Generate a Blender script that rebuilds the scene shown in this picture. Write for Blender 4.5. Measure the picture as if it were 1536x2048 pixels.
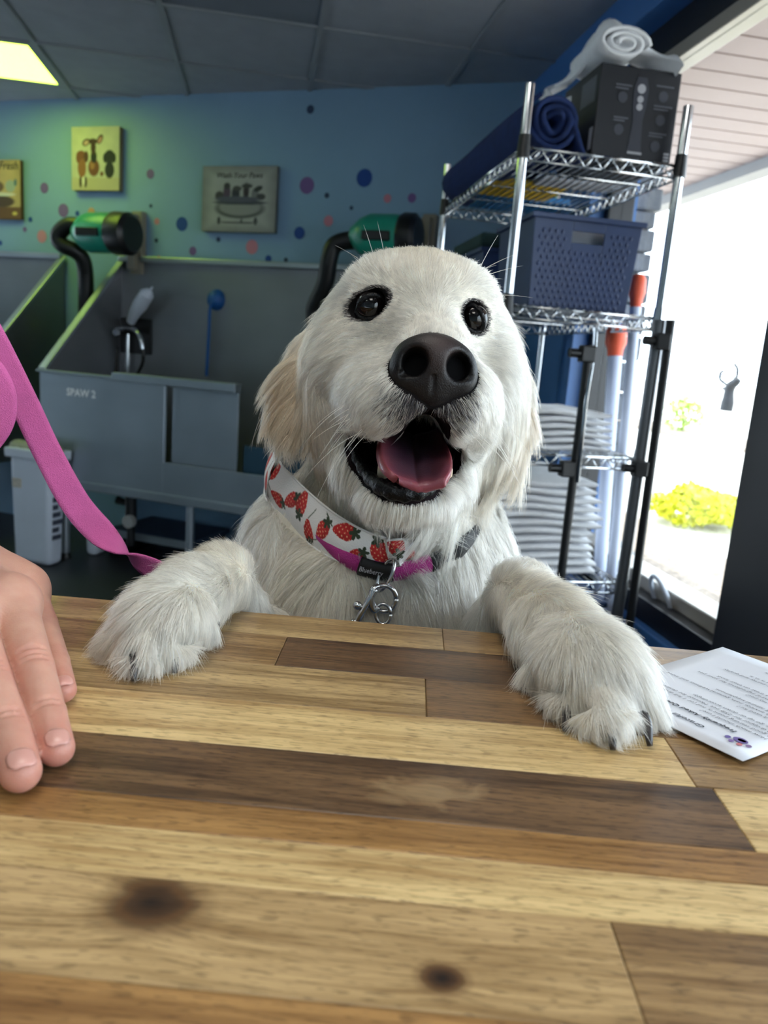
import bpy, bmesh, math, random
import numpy as np
from mathutils import Vector, Matrix

random.seed(7)
rng = np.random.default_rng(7)
for o in list(bpy.data.objects):
    bpy.data.objects.remove(o)
scn = bpy.context.scene
COL = scn.collection

# ------------------------------------------------------------------ camera
F, CX, CY = 1540.0, 768.0, 1024.0
def nrm(v):
    v = np.asarray(v, float)
    return v / np.linalg.norm(v)
DOWN = nrm((-588, 7576, 1540))
FWD = np.array((62, -309, 1540.0)); FWD = nrm(FWD - DOWN * FWD.dot(DOWN))
RGT = np.cross(DOWN, FWD)
R = np.array([RGT, FWD, -DOWN])           # world = C + R @ cam   (cam: x right, y down, z forward)
C = np.array((0, 0, 1.2))
cam_data = bpy.data.cameras.new('camera')
cam = bpy.data.objects.new('camera', cam_data); COL.objects.link(cam)
cam_data.sensor_fit = 'VERTICAL'; cam_data.sensor_height = 36.0; cam_data.sensor_width = 27.0
cam_data.lens = F / 2048 * 36.0
cam_data.clip_start = 0.02; cam_data.clip_end = 300
_m = Matrix([[R[0][0], -R[0][1], -R[0][2], C[0]], [R[1][0], -R[1][1], -R[1][2], C[1]], [R[2][0], -R[2][1], -R[2][2], C[2]], [0, 0, 0, 1]])
cam.matrix_world = _m
cam_data.dof.use_dof = True
cam_data.dof.focus_distance = 0.56
cam_data.dof.aperture_fstop = 10.0
scn.camera = cam

# ------------------------------------------------------------------ world, sun, exposure
scn.view_settings.view_transform = 'Standard'
scn.view_settings.look = 'None'
scn.view_settings.gamma = 1.0
scn.view_settings.use_curve_mapping = False
scn.view_settings.exposure = 0.24
scn.cycles.adaptive_threshold = 0.02; scn.cycles.max_bounces = 7; scn.cycles.diffuse_bounces = 4; scn.cycles.glossy_bounces = 4; scn.cycles.caustics_reflective = False; scn.cycles.caustics_refractive = False
world = bpy.data.worlds.new('sky'); scn.world = world
world.use_nodes = True
wb = world.node_tree.nodes['Background']
wb.inputs[0].default_value = (0.78, 0.89, 1.0, 1)
wb.inputs[1].default_value = 6.5
sun_d = bpy.data.lights.new('sun', 'SUN'); sun_d.energy = 5.0; sun_d.angle = math.radians(0.6); sun_d.color = (1.0, 0.93, 0.80)
sun = bpy.data.objects.new('sun', sun_d); COL.objects.link(sun)
sun.rotation_euler = Vector((0.10, -0.55, -0.95)).to_track_quat('-Z', 'Y').to_euler()

# ------------------------------------------------------------------ helpers: geometry
def ray(px, py):
    return R @ nrm(((px - CX) / F, (py - CY) / F, 1.0))
def at(px, py, d):
    return C + R @ (np.array(((px - CX) / F, (py - CY) / F, 1.0)) * d)
def on_z(px, py, z):
    r = ray(px, py); return C + r * (z - C[2]) / r[2]
def on_plane(px, py, p, nn):
    r = ray(px, py); return C + r * (np.dot(np.asarray(p) - C, nn) / r.dot(nn))
def idir(dx, dy, dz=0.0):
    return R @ np.array((dx, dy, dz), float)

def lin(c):
    out = []
    for x in c[:3]:
        x = x / 255.0
        out.append(x / 12.92 if x <= 0.04045 else ((x + 0.055) / 1.055) ** 2.4)
    return (*out, 1.0)

ORG = {}
def root(name, loc, label, cat, group=None, kind=None):
    o = bpy.data.objects.new(name, None); COL.objects.link(o)
    o.location = tuple(loc); o.empty_display_size = 0.05
    ORG[o.name] = np.asarray(loc, float)
    tag(o, label, cat, group, kind)
    return o
def tag(o, label=None, cat=None, group=None, kind=None):
    if label: o['label'] = label
    if cat: o['category'] = cat
    if group: o['group'] = group
    if kind: o['kind'] = kind
    return o
def link_mesh(name, v, f, mat, parent=None, origin=None, smooth=False):
    v = np.asarray(v, float)
    if parent is not None: org = ORG[parent.name]
    elif origin is not None: org = np.asarray(origin, float)
    else: org = np.array(((v[:, 0].min() + v[:, 0].max()) / 2, (v[:, 1].min() + v[:, 1].max()) / 2, v[:, 2].min()))
    me = bpy.data.meshes.new(name)
    me.from_pydata((v - org).tolist(), [], f if isinstance(f, list) else f.tolist())
    me.update()
    if smooth: me.polygons.foreach_set('use_smooth', np.ones(len(me.polygons), bool))
    if mat is not None: me.materials.append(mat)
    o = bpy.data.objects.new(name, me); COL.objects.link(o)
    if parent is not None: o.parent = parent
    else: o.location = tuple(org)
    ORG[o.name] = org
    return o

class MB:
    def __init__(s): s.v = []; s.f = []
    def add(s, v, f):
        n0 = len(s.v); s.v += [tuple(map(float, p)) for p in v]; s.f += [[i + n0 for i in q] for q in f]; return s
    def box(s, lo, hi, T=None):
        x0, y0, z0 = lo; x1, y1, z1 = hi
        v = [(x0, y0, z0), (x1, y0, z0), (x1, y1, z0), (x0, y1, z0), (x0, y0, z1), (x1, y0, z1), (x1, y1, z1), (x0, y1, z1)]
        if T: v = [T(*p) for p in v]
        return s.add(v, [[0, 3, 2, 1], [4, 5, 6, 7], [0, 1, 5, 4], [1, 2, 6, 5], [2, 3, 7, 6], [3, 0, 4, 7]])
    def hexa(s, v):
        return s.add(v, [[0, 3, 2, 1], [4, 5, 6, 7], [0, 1, 5, 4], [1, 2, 6, 5], [2, 3, 7, 6], [3, 0, 4, 7]])
    def tube(s, pts, rad, n=10, cap=True, flat=None):
        pts = [np.asarray(p, float) for p in pts]; m = len(pts)
        if np.isscalar(rad): rad = [rad] * m
        up = None; rings = []
        for i in range(m):
            t = nrm(pts[min(i + 1, m - 1)] - pts[max(i - 1, 0)])
            if up is None:
                a = np.array((0, 0, 1.0)) if abs(t[2]) < .9 else np.array((1.0, 0, 0))
                up = nrm(a - t * a.dot(t))
            else: up = nrm(up - t * up.dot(t))
            b = np.cross(t, up)
            rings.append([pts[i] + rad[i] * (math.cos(2 * math.pi * k / n) * up + math.sin(2 * math.pi * k / n) * b) for k in range(n)])
        v = [p for r in rings for p in r]; f = []
        for i in range(m - 1):
            for k in range(n):
                k2 = (k + 1) % n
                f.append([i * n + k, i * n + k2, (i + 1) * n + k2, (i + 1) * n + k])
        if cap: f.append(list(range(n))[::-1]); f.append([(m - 1) * n + k for k in range(n)])
        return s.add(v, f)
    def cyl(s, p, q, r, r2=None, n=16): return s.tube([p, q], [r, r if r2 is None else r2], n)
    def ball(s, c, r, nu=16, nv=10):
        r = np.ones(3) * r; v = [np.asarray(c) + (0, 0, -r[2])]; f = []
        for j in range(1, nv):
            ph = math.pi * j / nv - math.pi / 2
            for i in range(nu):
                th = 2 * math.pi * i / nu
                v.append(np.asarray(c) + r * (math.cos(ph) * math.cos(th), math.cos(ph) * math.sin(th), math.sin(ph)))
        v.append(np.asarray(c) + (0, 0, r[2])); L = len(v) - 1
        for i in range(nu):
            i2 = (i + 1) % nu
            f.append([0, 1 + i2, 1 + i]); f.append([L, L - nu + i, L - nu + i2])
            for j in range(nv - 2): a = 1 + j * nu; f.append([a + i, a + i2, a + nu + i2, a + nu + i])
        return s.add(v, f)
    def prism(s, poly, ext):
        poly = [np.asarray(p, float) for p in poly]; n = len(poly); ext = np.asarray(ext, float)
        return s.add(poly + [p + ext for p in poly], [list(range(n))[::-1], [n + i for i in range(n)]] + [[i, (i + 1) % n, n + (i + 1) % n, n + i] for i in range(n)])
    def grid(s, P):
        P = np.asarray(P, float); a, b = P.shape[:2]
        return s.add(P.reshape(-1, 3), [[i * b + j, i * b + j + 1, (i + 1) * b + j + 1, (i + 1) * b + j] for i in range(a - 1) for j in range(b - 1)])
    def build(s, name, mat, parent=None, smooth=False, bevel=0, seg=2, origin=None, solid=0, sub=0, auto=True):
        o = link_mesh(name, s.v, s.f, mat, parent, origin, smooth)
        bm = bmesh.new(); bm.from_mesh(o.data); bmesh.ops.recalc_face_normals(bm, faces=bm.faces); bm.to_mesh(o.data); bm.free()
        if solid: md = o.modifiers.new('solid', 'SOLIDIFY'); md.thickness = solid; md.offset = 0
        if bevel: md = o.modifiers.new('bevel', 'BEVEL'); md.width = bevel; md.segments = seg; md.limit_method = 'ANGLE'; md.angle_limit = math.radians(40)
        if sub: md = o.modifiers.new('sub', 'SUBSURF'); md.levels = sub; md.render_levels = sub
        if smooth and auto:
            try: o.data.set_sharp_from_angle(angle=math.radians(42))
            except Exception: pass
        return o

def spline(pts, n):
    P = np.asarray(pts, float); m = len(P); out = []
    for t in np.linspace(0, m - 1 - 1e-9, n):
        i = int(t); u = t - i
        p0, p1, p2, p3 = P[max(i - 1, 0)], P[i], P[min(i + 1, m - 1)], P[min(i + 2, m - 1)]
        out.append(.5 * ((2 * p1) + (-p0 + p2) * u + (2 * p0 - 5 * p1 + 4 * p2 - p3) * u * u + (-p0 + 3 * p1 - 3 * p2 + p3) * u ** 3))
    return np.array(out)

# ------------------------------------------------------------------ helpers: materials
MATS = {}
class NT:
    def __init__(s, name):
        s.m = bpy.data.materials.new(name); s.m.use_nodes = True; s.t = s.m.node_tree
        s.b = s.t.nodes['Principled BSDF']; s.out = s.t.nodes['Material Output']
    def n(s, typ, **kw):
        nd = s.t.nodes.new(typ)
        for k, v in kw.items():
            if k[0] == 'i' and k[1:].isdigit(): nd.inputs[int(k[1:])].default_value = v
            else: setattr(nd, k, v)
        return nd
    def l(s, a, b): s.t.links.new(a, b)
    def math(s, op, a, b=None, c=None, clamp=False):
        nd = s.n('ShaderNodeMath', operation=op, use_clamp=clamp)
        for i, x in enumerate((a, b, c)):
            if x is None: continue
            if isinstance(x, (int, float)): nd.inputs[i].default_value = x
            else: s.l(x, nd.inputs[i])
        return nd.outputs[0]
    def mix(s, fac, a, b, blend='MIX'):
        nd = s.n('ShaderNodeMix', data_type='RGBA', blend_type=blend)
        for i, x in ((0, fac), (6, a), (7, b)):
            if isinstance(x, (int, float)): nd.inputs[i].default_value = x
            elif isinstance(x, tuple): nd.inputs[i].default_value = x
            else: s.l(x, nd.inputs[i])
        return nd.outputs[2]
    def ramp(s, fac, stops):
        nd = s.n('ShaderNodeValToRGB'); e = nd.color_ramp.elements
        while len(e) < len(stops): e.new(.5)
        for i, (p, c) in enumerate(stops):
            e[i].position = p; e[i].color = c if len(c) == 4 else (*c, 1)
        s.l(fac, nd.inputs[0]); return nd.outputs[0]
def pm(name, col, rough=.5, metal=0.0, var=0.0, vscale=6.0, bump=0.0, bscale=80.0, spec=.5, trans=0.0, emit=None, estr=0, coat=0, sss=0, aniso=None):
    if name in MATS: return MATS[name]
    t = NT(name); b = t.b
    b.inputs['Roughness'].default_value = rough; b.inputs['Metallic'].default_value = metal
    b.inputs['Specular IOR Level'].default_value = spec
    c = lin(col)
    b.inputs['Base Color'].default_value = c
    tc = t.n('ShaderNodeTexCoord')
    if var:
        nz = t.n('ShaderNodeTexNoise'); nz.inputs['Scale'].default_value = vscale; nz.inputs['Detail'].default_value = 5
        if aniso:
            mp = t.n('ShaderNodeMapping'); mp.inputs['Scale'].default_value = aniso; t.l(tc.outputs['Object'], mp.inputs[0]); t.l(mp.outputs[0], nz.inputs['Vector'])
        else: t.l(tc.outputs['Object'], nz.inputs['Vector'])
        lo = tuple(x * (1 - var) for x in c[:3]) + (1,); hi = tuple(min(1, x * (1 + var)) for x in c[:3]) + (1,)
        t.l(t.ramp(nz.outputs[0], [(.3, lo), (.7, hi)]), b.inputs['Base Color'])
    if bump:
        nb = t.n('ShaderNodeTexNoise'); nb.inputs['Scale'].default_value = bscale; nb.inputs['Detail'].default_value = 4
        t.l(tc.outputs['Object'], nb.inputs['Vector'])
        bp = t.n('ShaderNodeBump'); bp.inputs['Strength'].default_value = bump; bp.inputs['Distance'].default_value = .01
        t.l(nb.outputs[0], bp.inputs['Height']); t.l(bp.outputs[0], b.inputs['Normal'])
    if trans: b.inputs['Transmission Weight'].default_value = trans
    if coat: b.inputs['Coat Weight'].default_value = coat
    if sss:
        b.inputs['Subsurface Weight'].default_value = sss; b.inputs['Subsurface Radius'].default_value = (.008, .003, .0015); b.inputs['Subsurface Scale'].default_value = 1.0
    if emit: b.inputs['Emission Color'].default_value = lin(emit); b.inputs['Emission Strength'].default_value = estr
    MATS[name] = t.m
    return t.m

def attr_mat(name, rough=.6, attr='col', bump=0.0, bscale=200.0, spec=.5, coat=0.0):
    t = NT(name); a = t.n('ShaderNodeAttribute', attribute_name=attr)
    t.l(a.outputs['Color'], t.b.inputs['Base Color']); t.b.inputs['Roughness'].default_value = rough
    t.b.inputs['Specular IOR Level'].default_value = spec; t.b.inputs['Coat Weight'].default_value = coat
    if bump:
        tc = t.n('ShaderNodeTexCoord'); nb = t.n('ShaderNodeTexNoise'); nb.inputs['Scale'].default_value = bscale
        t.l(tc.outputs['Object'], nb.inputs['Vector'])
        bp = t.n('ShaderNodeBump'); bp.inputs['Strength'].default_value = bump; bp.inputs['Distance'].default_value = .002
        t.l(nb.outputs[0], bp.inputs['Height']); t.l(bp.outputs[0], t.b.inputs['Normal'])
    return t.m
def set_col(o, cols, name='col'):
    a = o.data.attributes.new(name, 'FLOAT_COLOR', 'POINT')
    c = np.ones((len(cols), 4), np.float32); c[:, :3] = np.asarray(cols)[:, :3]
    a.data.foreach_set('color', c.ravel())

def text_mesh(name, body, size, T, mat, parent, shear=0.0, align='LEFT', bold=0.0):
    cu = bpy.data.curves.new(name, 'FONT'); cu.body = body; cu.size = size; cu.shear = shear; cu.align_x = align; cu.offset = bold
    cu.resolution_u = 2
    ob = bpy.data.objects.new(name, cu); COL.objects.link(ob)
    bpy.context.view_layer.update()
    dg = bpy.context.evaluated_depsgraph_get()
    me = bpy.data.meshes.new_from_object(ob.evaluated_get(dg))
    v = [T(p.co.x, p.co.y) for p in me.vertices]; f = [list(p.vertices) for p in me.polygons]
    bpy.data.objects.remove(ob); bpy.data.meshes.remove(me)
    return link_mesh(name, v, f, mat, parent)
# ------------------------------------------------------------------ frames of the room
HC = 2.5                                   # ceiling height
TH = math.radians(17)
W0 = on_z(600, 180, HC)
WD = np.array((math.cos(TH), -math.sin(TH), 0)); WN = np.array((math.sin(TH), math.cos(TH), 0))
def BW(u, out, z):                         # tub wall frame: along wall to the right, out into the room, up
    p = W0 + WD * u - WN * out; return np.array((p[0], p[1], z))
def wuv(px, py, out=0.0):
    p = on_plane(px, py, W0 - WN * out, WN); return float((p - W0).dot(WD)), float(p[2])
AL = math.radians(11.0)
WU = np.array((-math.sin(AL), math.cos(AL), 0)); WI = np.array((math.cos(AL), math.sin(AL), 0))
def WW(u, p, z): q = WU * u + WI * p; return np.array((q[0], q[1], z))   # window wall frame: along, outward, up
def win(px, py, perp):
    p = on_plane(px, py, WI * perp, WI); return float(p.dot(WU)), float(p[2])

M_wall = pm('tub_wall_paint', (134, 168, 196), .55, var=.05, vscale=2.5, bump=.06, bscale=260)
M_blue = pm('window_wall_paint', (62, 112, 176), .42, var=.05, vscale=3, bump=.05, bscale=220)
M_floor = pm('dark_floor', (38, 42, 46), .45, var=.25, vscale=5, bump=.05, bscale=60)
M_tile = pm('ceiling_tile', (150, 156, 164), .9, var=.05, vscale=9, bump=.35, bscale=120)
M_dark_tile = pm('ceiling_tile_grey', (112, 120, 132), .9, var=.06, vscale=5, bump=.3, bscale=120)
M_tbar = pm('ceiling_bar', (140, 146, 152), .6, var=.03)
M_black = pm('black_frame', (20, 22, 28), .35, var=.15, vscale=4)
M_alu = pm('pale_frame', (170, 162, 150), .35, metal=.3, var=.06)
M_plain = pm('plain_wall', (150, 165, 172), .7, var=.04, vscale=2)

# floor, ceiling backing, walls
s = MB(); s.box((-5.2, -3.2, -.06), (1.62, 6.2, 0)); tag(s.build('floor', M_floor), 'dark grey floor around the wash tubs', kind='structure')
corner_u = 1.247
s = MB(); s.box((-4.6, -.12, 0), (corner_u + .2, 0, HC + .1), BW); tag(s.build('wall_back', M_wall), 'pale blue green wall behind the tubs', kind='structure')
s = MB(); s.box((-3.2, -4.9, 0), (6.2, -4.78, HC + .1), WW); tag(s.build('wall_left', M_plain), kind='structure')
s = MB(); s.box((-3.3, -4.9, 0), (-3.2, 1.4, HC + .1), WW); tag(s.build('wall_rear', M_plain), kind='structure')

# window wall: header, ledge, end panel, glass
XW, XG = 1.19, 1.30
wr = root('wall_right', WW(2.4, 1.25, 0), 'blue painted wall around the shop window', None, kind='structure')
s = MB(); s.box((-3.2, XW, 2.36), (3.95, 1.38, HC + .1), WW); s.build('header', M_blue, wr, bevel=.004)
s = MB(); s.box((2.93, XW, 0), (3.95, 1.38, 2.36), WW); s.build('end_panel', M_blue, wr)
s = MB(); s.box((1.69, XW - .02, 0), (2.93, 1.38, .45), WW); s.build('ledge', M_blue, wr, bevel=.006)
s = MB(); s.box((-3.2, XW, 0), (1.42, 1.38, .35), WW); s.build('low_panel', M_black, wr)
def glass_mat():
    t = NT('window_glass'); lw = t.n('ShaderNodeLayerWeight'); lw.inputs[0].default_value = .5
    fac = t.math('ADD', t.math('MULTIPLY', t.math('POWER', lw.outputs['Facing'], 5.0), .5), .03)
    tr = t.n('ShaderNodeBsdfTransparent'); tr.inputs[0].default_value = (.96, .98, .98, 1)
    gl = t.n('ShaderNodeBsdfGlossy'); gl.inputs['Roughness'].default_value = .02
    mx = t.n('ShaderNodeMixShader'); t.l(fac, mx.inputs[0]); t.l(tr.outputs[0], mx.inputs[1]); t.l(gl.outputs[0], mx.inputs[2]); t.l(mx.outputs[0], t.out.inputs[0]); return t.m
M_glass = glass_mat()
def window(name, u0, u1, z0, z1, fr, lab):
    w = root(name, WW((u0 + u1) / 2, XG, z0), lab, None, kind='structure')
    MB().box((u0, XG - .03, z1 - fr), (u1, XG + .05, z1), WW).build('window_frame', M_alu, w, bevel=.004)
    MB().box((u0, XG - .05, z0), (u1, XG + .05, z0 + fr), WW).build('window_frame', M_alu, w, bevel=.004)
    MB().box((u1 - fr, XG - .05, z0 + fr), (u1, XG + .05, z1 - fr), WW).build('window_frame', M_black, w, bevel=.004)
    MB().box((u0, XG - .05, z0 + fr), (u0 + fr, XG + .05, z1 - fr), WW).build('window_frame', M_black, w, bevel=.004)
    MB().box((u0 + fr, XG - .004, z0 + fr), (u1 - fr, XG + .004, z1 - fr), WW).build('pane', M_glass, w)
    MB().box((u0, XG - .10, z0 - .07), (u1, XG + .03, z0), WW).build('black_rail', M_black, w)
    MB().box((u0, XG - .02, z1), (u1, XG + .03, 2.36), WW).build('black_rail', M_black, w)
window('window_1', 1.69, 2.93, .52, 2.25, .045, 'tall shop window beside the wire shelf')
window('window_2', -3.1, 1.42, .42, 2.25, .045, 'long shop window nearer the counter')
MB().box((1.42, XW - .04, 0), (1.69, 1.38, 2.36), WW).build('trim_1', M_black, bevel=.006)
bpy.data.objects['trim_1']['kind'] = 'structure'; bpy.data.objects['trim_1']['label'] = 'wide black post between the two windows'

# ceiling: grid bars, tiles, troffers
cl = root('ceiling', WW(2.4, -1.5, HC), 'grey suspended ceiling of square tiles', None, kind='structure')
MB().box((-3.3, -4.9, HC + .06), (6.2, 1.4, HC + .12), WW).build('deck', M_plain, cl)
MOD = .645
PP = [.178 + MOD * k for k in range(-8, 3)]; QQ = [3.515 + MOD * k for k in range(-11, 5)]
for p in PP:
    if -4.78 < p < XW: MB().box((-3.2, p - .012, HC - .008), (6.0, p + .012, HC + .004), WW).build('ceiling_bar', M_tbar, cl)
for q in QQ:
    MB().box((q - .012, -4.78, HC - .0075), (q + .012, XW, HC + .0035), WW).build('ceiling_bar', M_tbar, cl)
LIGHTS = {(-3, 1): 'v', (-5, 1): 'h', (-3, -3): 'h', (-1, -7): 'w', (-1, -5): 'w', (-3, -7): 'h', (-5, -4): 'h'}  # only v is in view; h and w are unseen lights added for fill
tile_me = None
for i in range(-8, 2):
    for j in range(-11, 4):
        p0, q0 = .178 + MOD * i, 3.515 + MOD * j
        if p0 < -4.8 or p0 + .1 > XW: continue
        if (i, j) in LIGHTS: continue
        p1 = min(p0 + MOD, XW + .02)
        dark = (i, j) == (-1, -1)
        s = MB(); s.box((q0 + .012, p0 + .012, HC), (q0 + MOD - .012, p1 - .012, HC + .015), WW)
        o = s.build('ceiling_tile', M_dark_tile if dark else M_tile, cl)
        if dark: o['label'] = 'darker grey ceiling tile'
def troffer(i, j, col, st, lab):
    p0, q0 = .178 + MOD * i, 3.515 + MOD * j
    t = root('ceiling_light', WW(q0 + MOD / 2, p0 + MOD / 2, HC), lab, 'ceiling light', 'square ceiling lights')
    s = MB()
    for a in ((q0 + .012, p0 + .012, q0 + MOD - .012, p0 + .04), (q0 + .012, p0 + MOD - .04, q0 + MOD - .012, p0 + MOD - .012), (q0 + .012, p0 + .04, q0 + .04, p0 + MOD - .04), (q0 + MOD - .04, p0 + .04, q0 + MOD - .012, p0 + MOD - .04)):
        s.box((a[0], a[1], HC - .006), (a[2], a[3], HC + .03), WW)
    s.build('light_frame', M_tbar, t)
    m = pm('diffuser_%d_%d' % (i, j), (235, 240, 220), .4, emit=col, estr=st)
    MB().box((q0 + .04, p0 + .04, HC - .003), (q0 + MOD - .04, p0 + MOD - .04, HC + .02), WW).build('diffuser', m, t)
LL = {(-5, 1): 'unseen square fill light in the far left corner', (-3, -3): 'unseen square fill light over the middle of the room', (-3, -7): 'unseen square fill light behind the counter towards the left', (-5, -4): 'unseen square fill light close to the left wall', (-1, -7): 'unseen bright fill light farthest behind the counter', (-1, -5): 'unseen bright fill light right above the counter'}
for (i, j), k in LIGHTS.items():
    if k == 'v': troffer(i, j, (200, 245, 76), 6.8, 'glowing yellow green square ceiling light above the left tub')
    elif k == 'h': troffer(i, j, (228, 244, 232), 3.6, LL[i, j])
    else: troffer(i, j, (255, 250, 242), 7.0, LL[i, j])

# ------------------------------------------------------------------ counter of joined planks
CZ = 1.0
def wood(name, light, dark, seed, grain=1.0, knots=(), flame=None):
    light, dark = (light[0] * 1.0, light[1] * .955, light[2] * .88), (dark[0] * .96, dark[1] * .90, dark[2] * .82)
    t = NT(name); tc = t.n('ShaderNodeTexCoord')
    mp = t.n('ShaderNodeMapping'); mp.inputs['Location'].default_value = (seed * 3.7, seed * 1.3, 0); t.l(tc.outputs['Object'], mp.inputs[0])
    vec = mp.outputs[0]
    kd = None
    sep = t.n('ShaderNodeSeparateXYZ'); t.l(tc.outputs['Object'], sep.inputs[0])
    bend = None
    for (kx, ky, kr) in knots:
        dx = t.math('SUBTRACT', sep.outputs[0], kx); dy = t.math('SUBTRACT', sep.outputs[1], ky)
        dx2 = t.math('MULTIPLY', dx, .80)
        d = t.math('SQRT', t.math('ADD', t.math('MULTIPLY', dx2, dx2), t.math('MULTIPLY', dy, dy)))
        g = t.math('DIVIDE', d, kr)
        kd = g if kd is None else t.math('MINIMUM', kd, g)
        e = t.math('DIVIDE', t.math('MULTIPLY', dy, 1.1), t.math('ADD', t.math('MULTIPLY', g, g), .6))   # grain bends round the knot
        bend = e if bend is None else t.math('ADD', bend, e)
    if bend is not None:
        cb = t.n('ShaderNodeCombineXYZ'); t.l(bend, cb.inputs[1])
        va = t.n('ShaderNodeVectorMath', operation='ADD'); t.l(vec, va.inputs[0]); t.l(cb.outputs[0], va.inputs[1]); vec = va.outputs[0]
    def nz(scale, sx, sy, det, dist=0.0):
        m2 = t.n('ShaderNodeMapping'); m2.inputs['Scale'].default_value = (sx, sy, 1); t.l(vec, m2.inputs[0])
        n = t.n('ShaderNodeTexNoise'); n.inputs['Scale'].default_value = scale; n.inputs['Detail'].default_value = det; n.inputs['Distortion'].default_value = dist
        t.l(m2.outputs[0], n.inputs['Vector']); return n.outputs[0]
    broad = nz(1, 3.0, 42.0 * grain, 3, .4); fine = nz(1, 14.0, 260.0, 5, .2); pore = nz(1, 100.0, 820.0, 2); strk = nz(1, 22.0, 640.0, 3, .1)
    f1 = t.math('ADD', t.math('ADD', t.math('MULTIPLY', broad, .45), t.math('MULTIPLY', fine, .35)), t.math('MULTIPLY', strk, .20))
    c = t.ramp(f1, [(.41, lin(dark)), (.5, tuple((a + b) / 2 for a, b in zip(lin(dark), lin(light)))), (.585, lin(light))])
    mid = tuple(x * .45 for x in lin(dark)[:3]) + (1,)
    pf = t.ramp(pore, [(.56, (0, 0, 0)), (.63, (1, 1, 1))])
    c = t.mix(t.math('MULTIPLY', pf, .55), c, mid)
    if flame:
        fx, fy, fw = flame
        dx = t.math('DIVIDE', t.math('SUBTRACT', sep.outputs[0], fx), fw); dy = t.math('DIVIDE', t.math('SUBTRACT', sep.outputs[1], fy), .022)
        d = t.math('SQRT', t.math('ADD', t.math('MULTIPLY', dx, dx), t.math('MULTIPLY', dy, dy)))
        wv = nz(1, 40, 60, 3, 1.0)
        q = t.ramp(t.math('ADD', t.math('MULTIPLY', d, .55), t.math('MULTIPLY', wv, .8)), [(.55, (1, 1, 1)), (.75, (0, 0, 0))])
        c = t.mix(t.math('MULTIPLY', q, .42), c, lin((176, 148, 108)))
    if kd is not None:
        wob = nz(1, 22, 30, 3, .5)
        kk = t.math('MULTIPLY', t.math('ADD', kd, t.math('MULTIPLY', t.math('SUBTRACT', wob, .5), 1.3)), .55)
        rings = t.math('SINE', t.math('MULTIPLY', kk, 24.0))
        core = t.ramp(kk, [(.0, (.010, .005, .003)), (.25, lin((58, 36, 20))), (.5, lin((92, 62, 34))), (.8, lin((112, 82, 50)))])
        core = t.mix(t.math('MULTIPLY', t.math('ADD', rings, 1.0), .22), core, lin((40, 24, 14)))
        mask = t.ramp(kk, [(.0, (1, 1, 1)), (.5, (.95, .95, .95)), (.75, (.45, .45, .45)), (1.0, (0, 0, 0))])
        c = t.mix(mask, c, core)
    t.l(c, t.b.inputs['Base Color'])
    rr = t.math('ADD', t.math('MULTIPLY', fine, .22), .27); t.l(rr, t.b.inputs['Roughness'])
    t.b.inputs['Specular IOR Level'].default_value = .45
    bp = t.n('ShaderNodeBump'); bp.inputs['Strength'].default_value = .10; bp.inputs['Distance'].default_value = .0008
    t.l(t.math('SUBTRACT', fine, t.math('MULTIPLY', pore, .5)), bp.inputs['Height']); t.l(bp.outputs[0], t.b.inputs['Normal'])
    return t.m
ctr = root('reception_counter', (0, .27, 0), 'butcher block counter of light and dark planks under the dog paws', 'counter')
LT, DK, MD = ((222, 202, 156), (176, 150, 106)), ((120, 95, 70), (64, 48, 36)), ((166, 140, 102), (118, 94, 64))
TN, GD = ((192, 170, 130), (136, 114, 80)), ((172, 136, 88), (126, 94, 56))
OX, OY = 0.0, .27
K1, K2 = on_z(302, 1803, CZ), on_z(884, 1957, CZ)
rows = [  # y far, y near, [(x0, x1, colours, extras)]
    (.560, .5155, [(-1.3, -.46, MD, {}), (-.46, .0376, TN, {}), (.0376, .34, MD, {}), (.34, 1.05, TN, {})]),
    (.5155, .4635, [(-1.3, -.0738, MD, {}), (-.0738, .29, DK, {}), (.29, 1.05, TN, {})]),
    (.4635, .410, [(-1.3, -.38, DK, {}), (-.38, .0235, TN, {}), (.0235, .27, ((140, 112, 80), (88, 66, 44)), {}), (.27, 1.05, MD, {})]),
    (.410, .359, [(-1.3, -.183, DK, {}), (-.183, .159, LT, {}), (.159, 1.05, ((168, 142, 104), (122, 98, 68)), {})]),
    (.359, .308, [(-1.3, .167, DK, dict(flame=(.022, .334 - OY, .055))), (.167, 1.05, LT, {})]),
    (.308, .285, [(-1.3, 1.05, GD, {})]),
    (.285, .2555, [(-1.3, 1.05, LT, {})]),
    (.2555, .2065, [(-1.3, .090, ((196, 172, 132), (146, 122, 86)), dict(knots=((K1[0], K1[1] - OY, .0118), (K2[0], K2[1] - OY, .0046)))), (.090, 1.05, MD, {})]),
    (.2065, .150, [(-1.3, .30, GD, {}), (.30, 1.05, TN, {})]),
    (.150, .095, [(-1.3, .2, LT, {}), (.2, 1.05, DK, {})]),
    (.095, .04, [(-1.3, .0, DK, {}), (.0, 1.05, TN, {})]),
]
k = 0
for (y1, y0, segs) in rows:
    for (x0, x1, (a, b), ex) in segs:
        k += 1
        dz = random.uniform(-.00012, 0)
        MB().box((x0 + .00015, y0 + .00015, CZ - .04), (x1 - .00015, y1 - .00015, CZ + dz)).build('plank', wood('plank_wood_%d' % k, a, b, k, **ex), ctr, bevel=.0005, seg=1)
M_cab = pm('counter_panel', (58, 74, 96), .5, var=.08)
MB().box((-1.28, .06, .0), (1.03, .50, CZ - .04)).build('base', M_cab, ctr)

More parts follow.
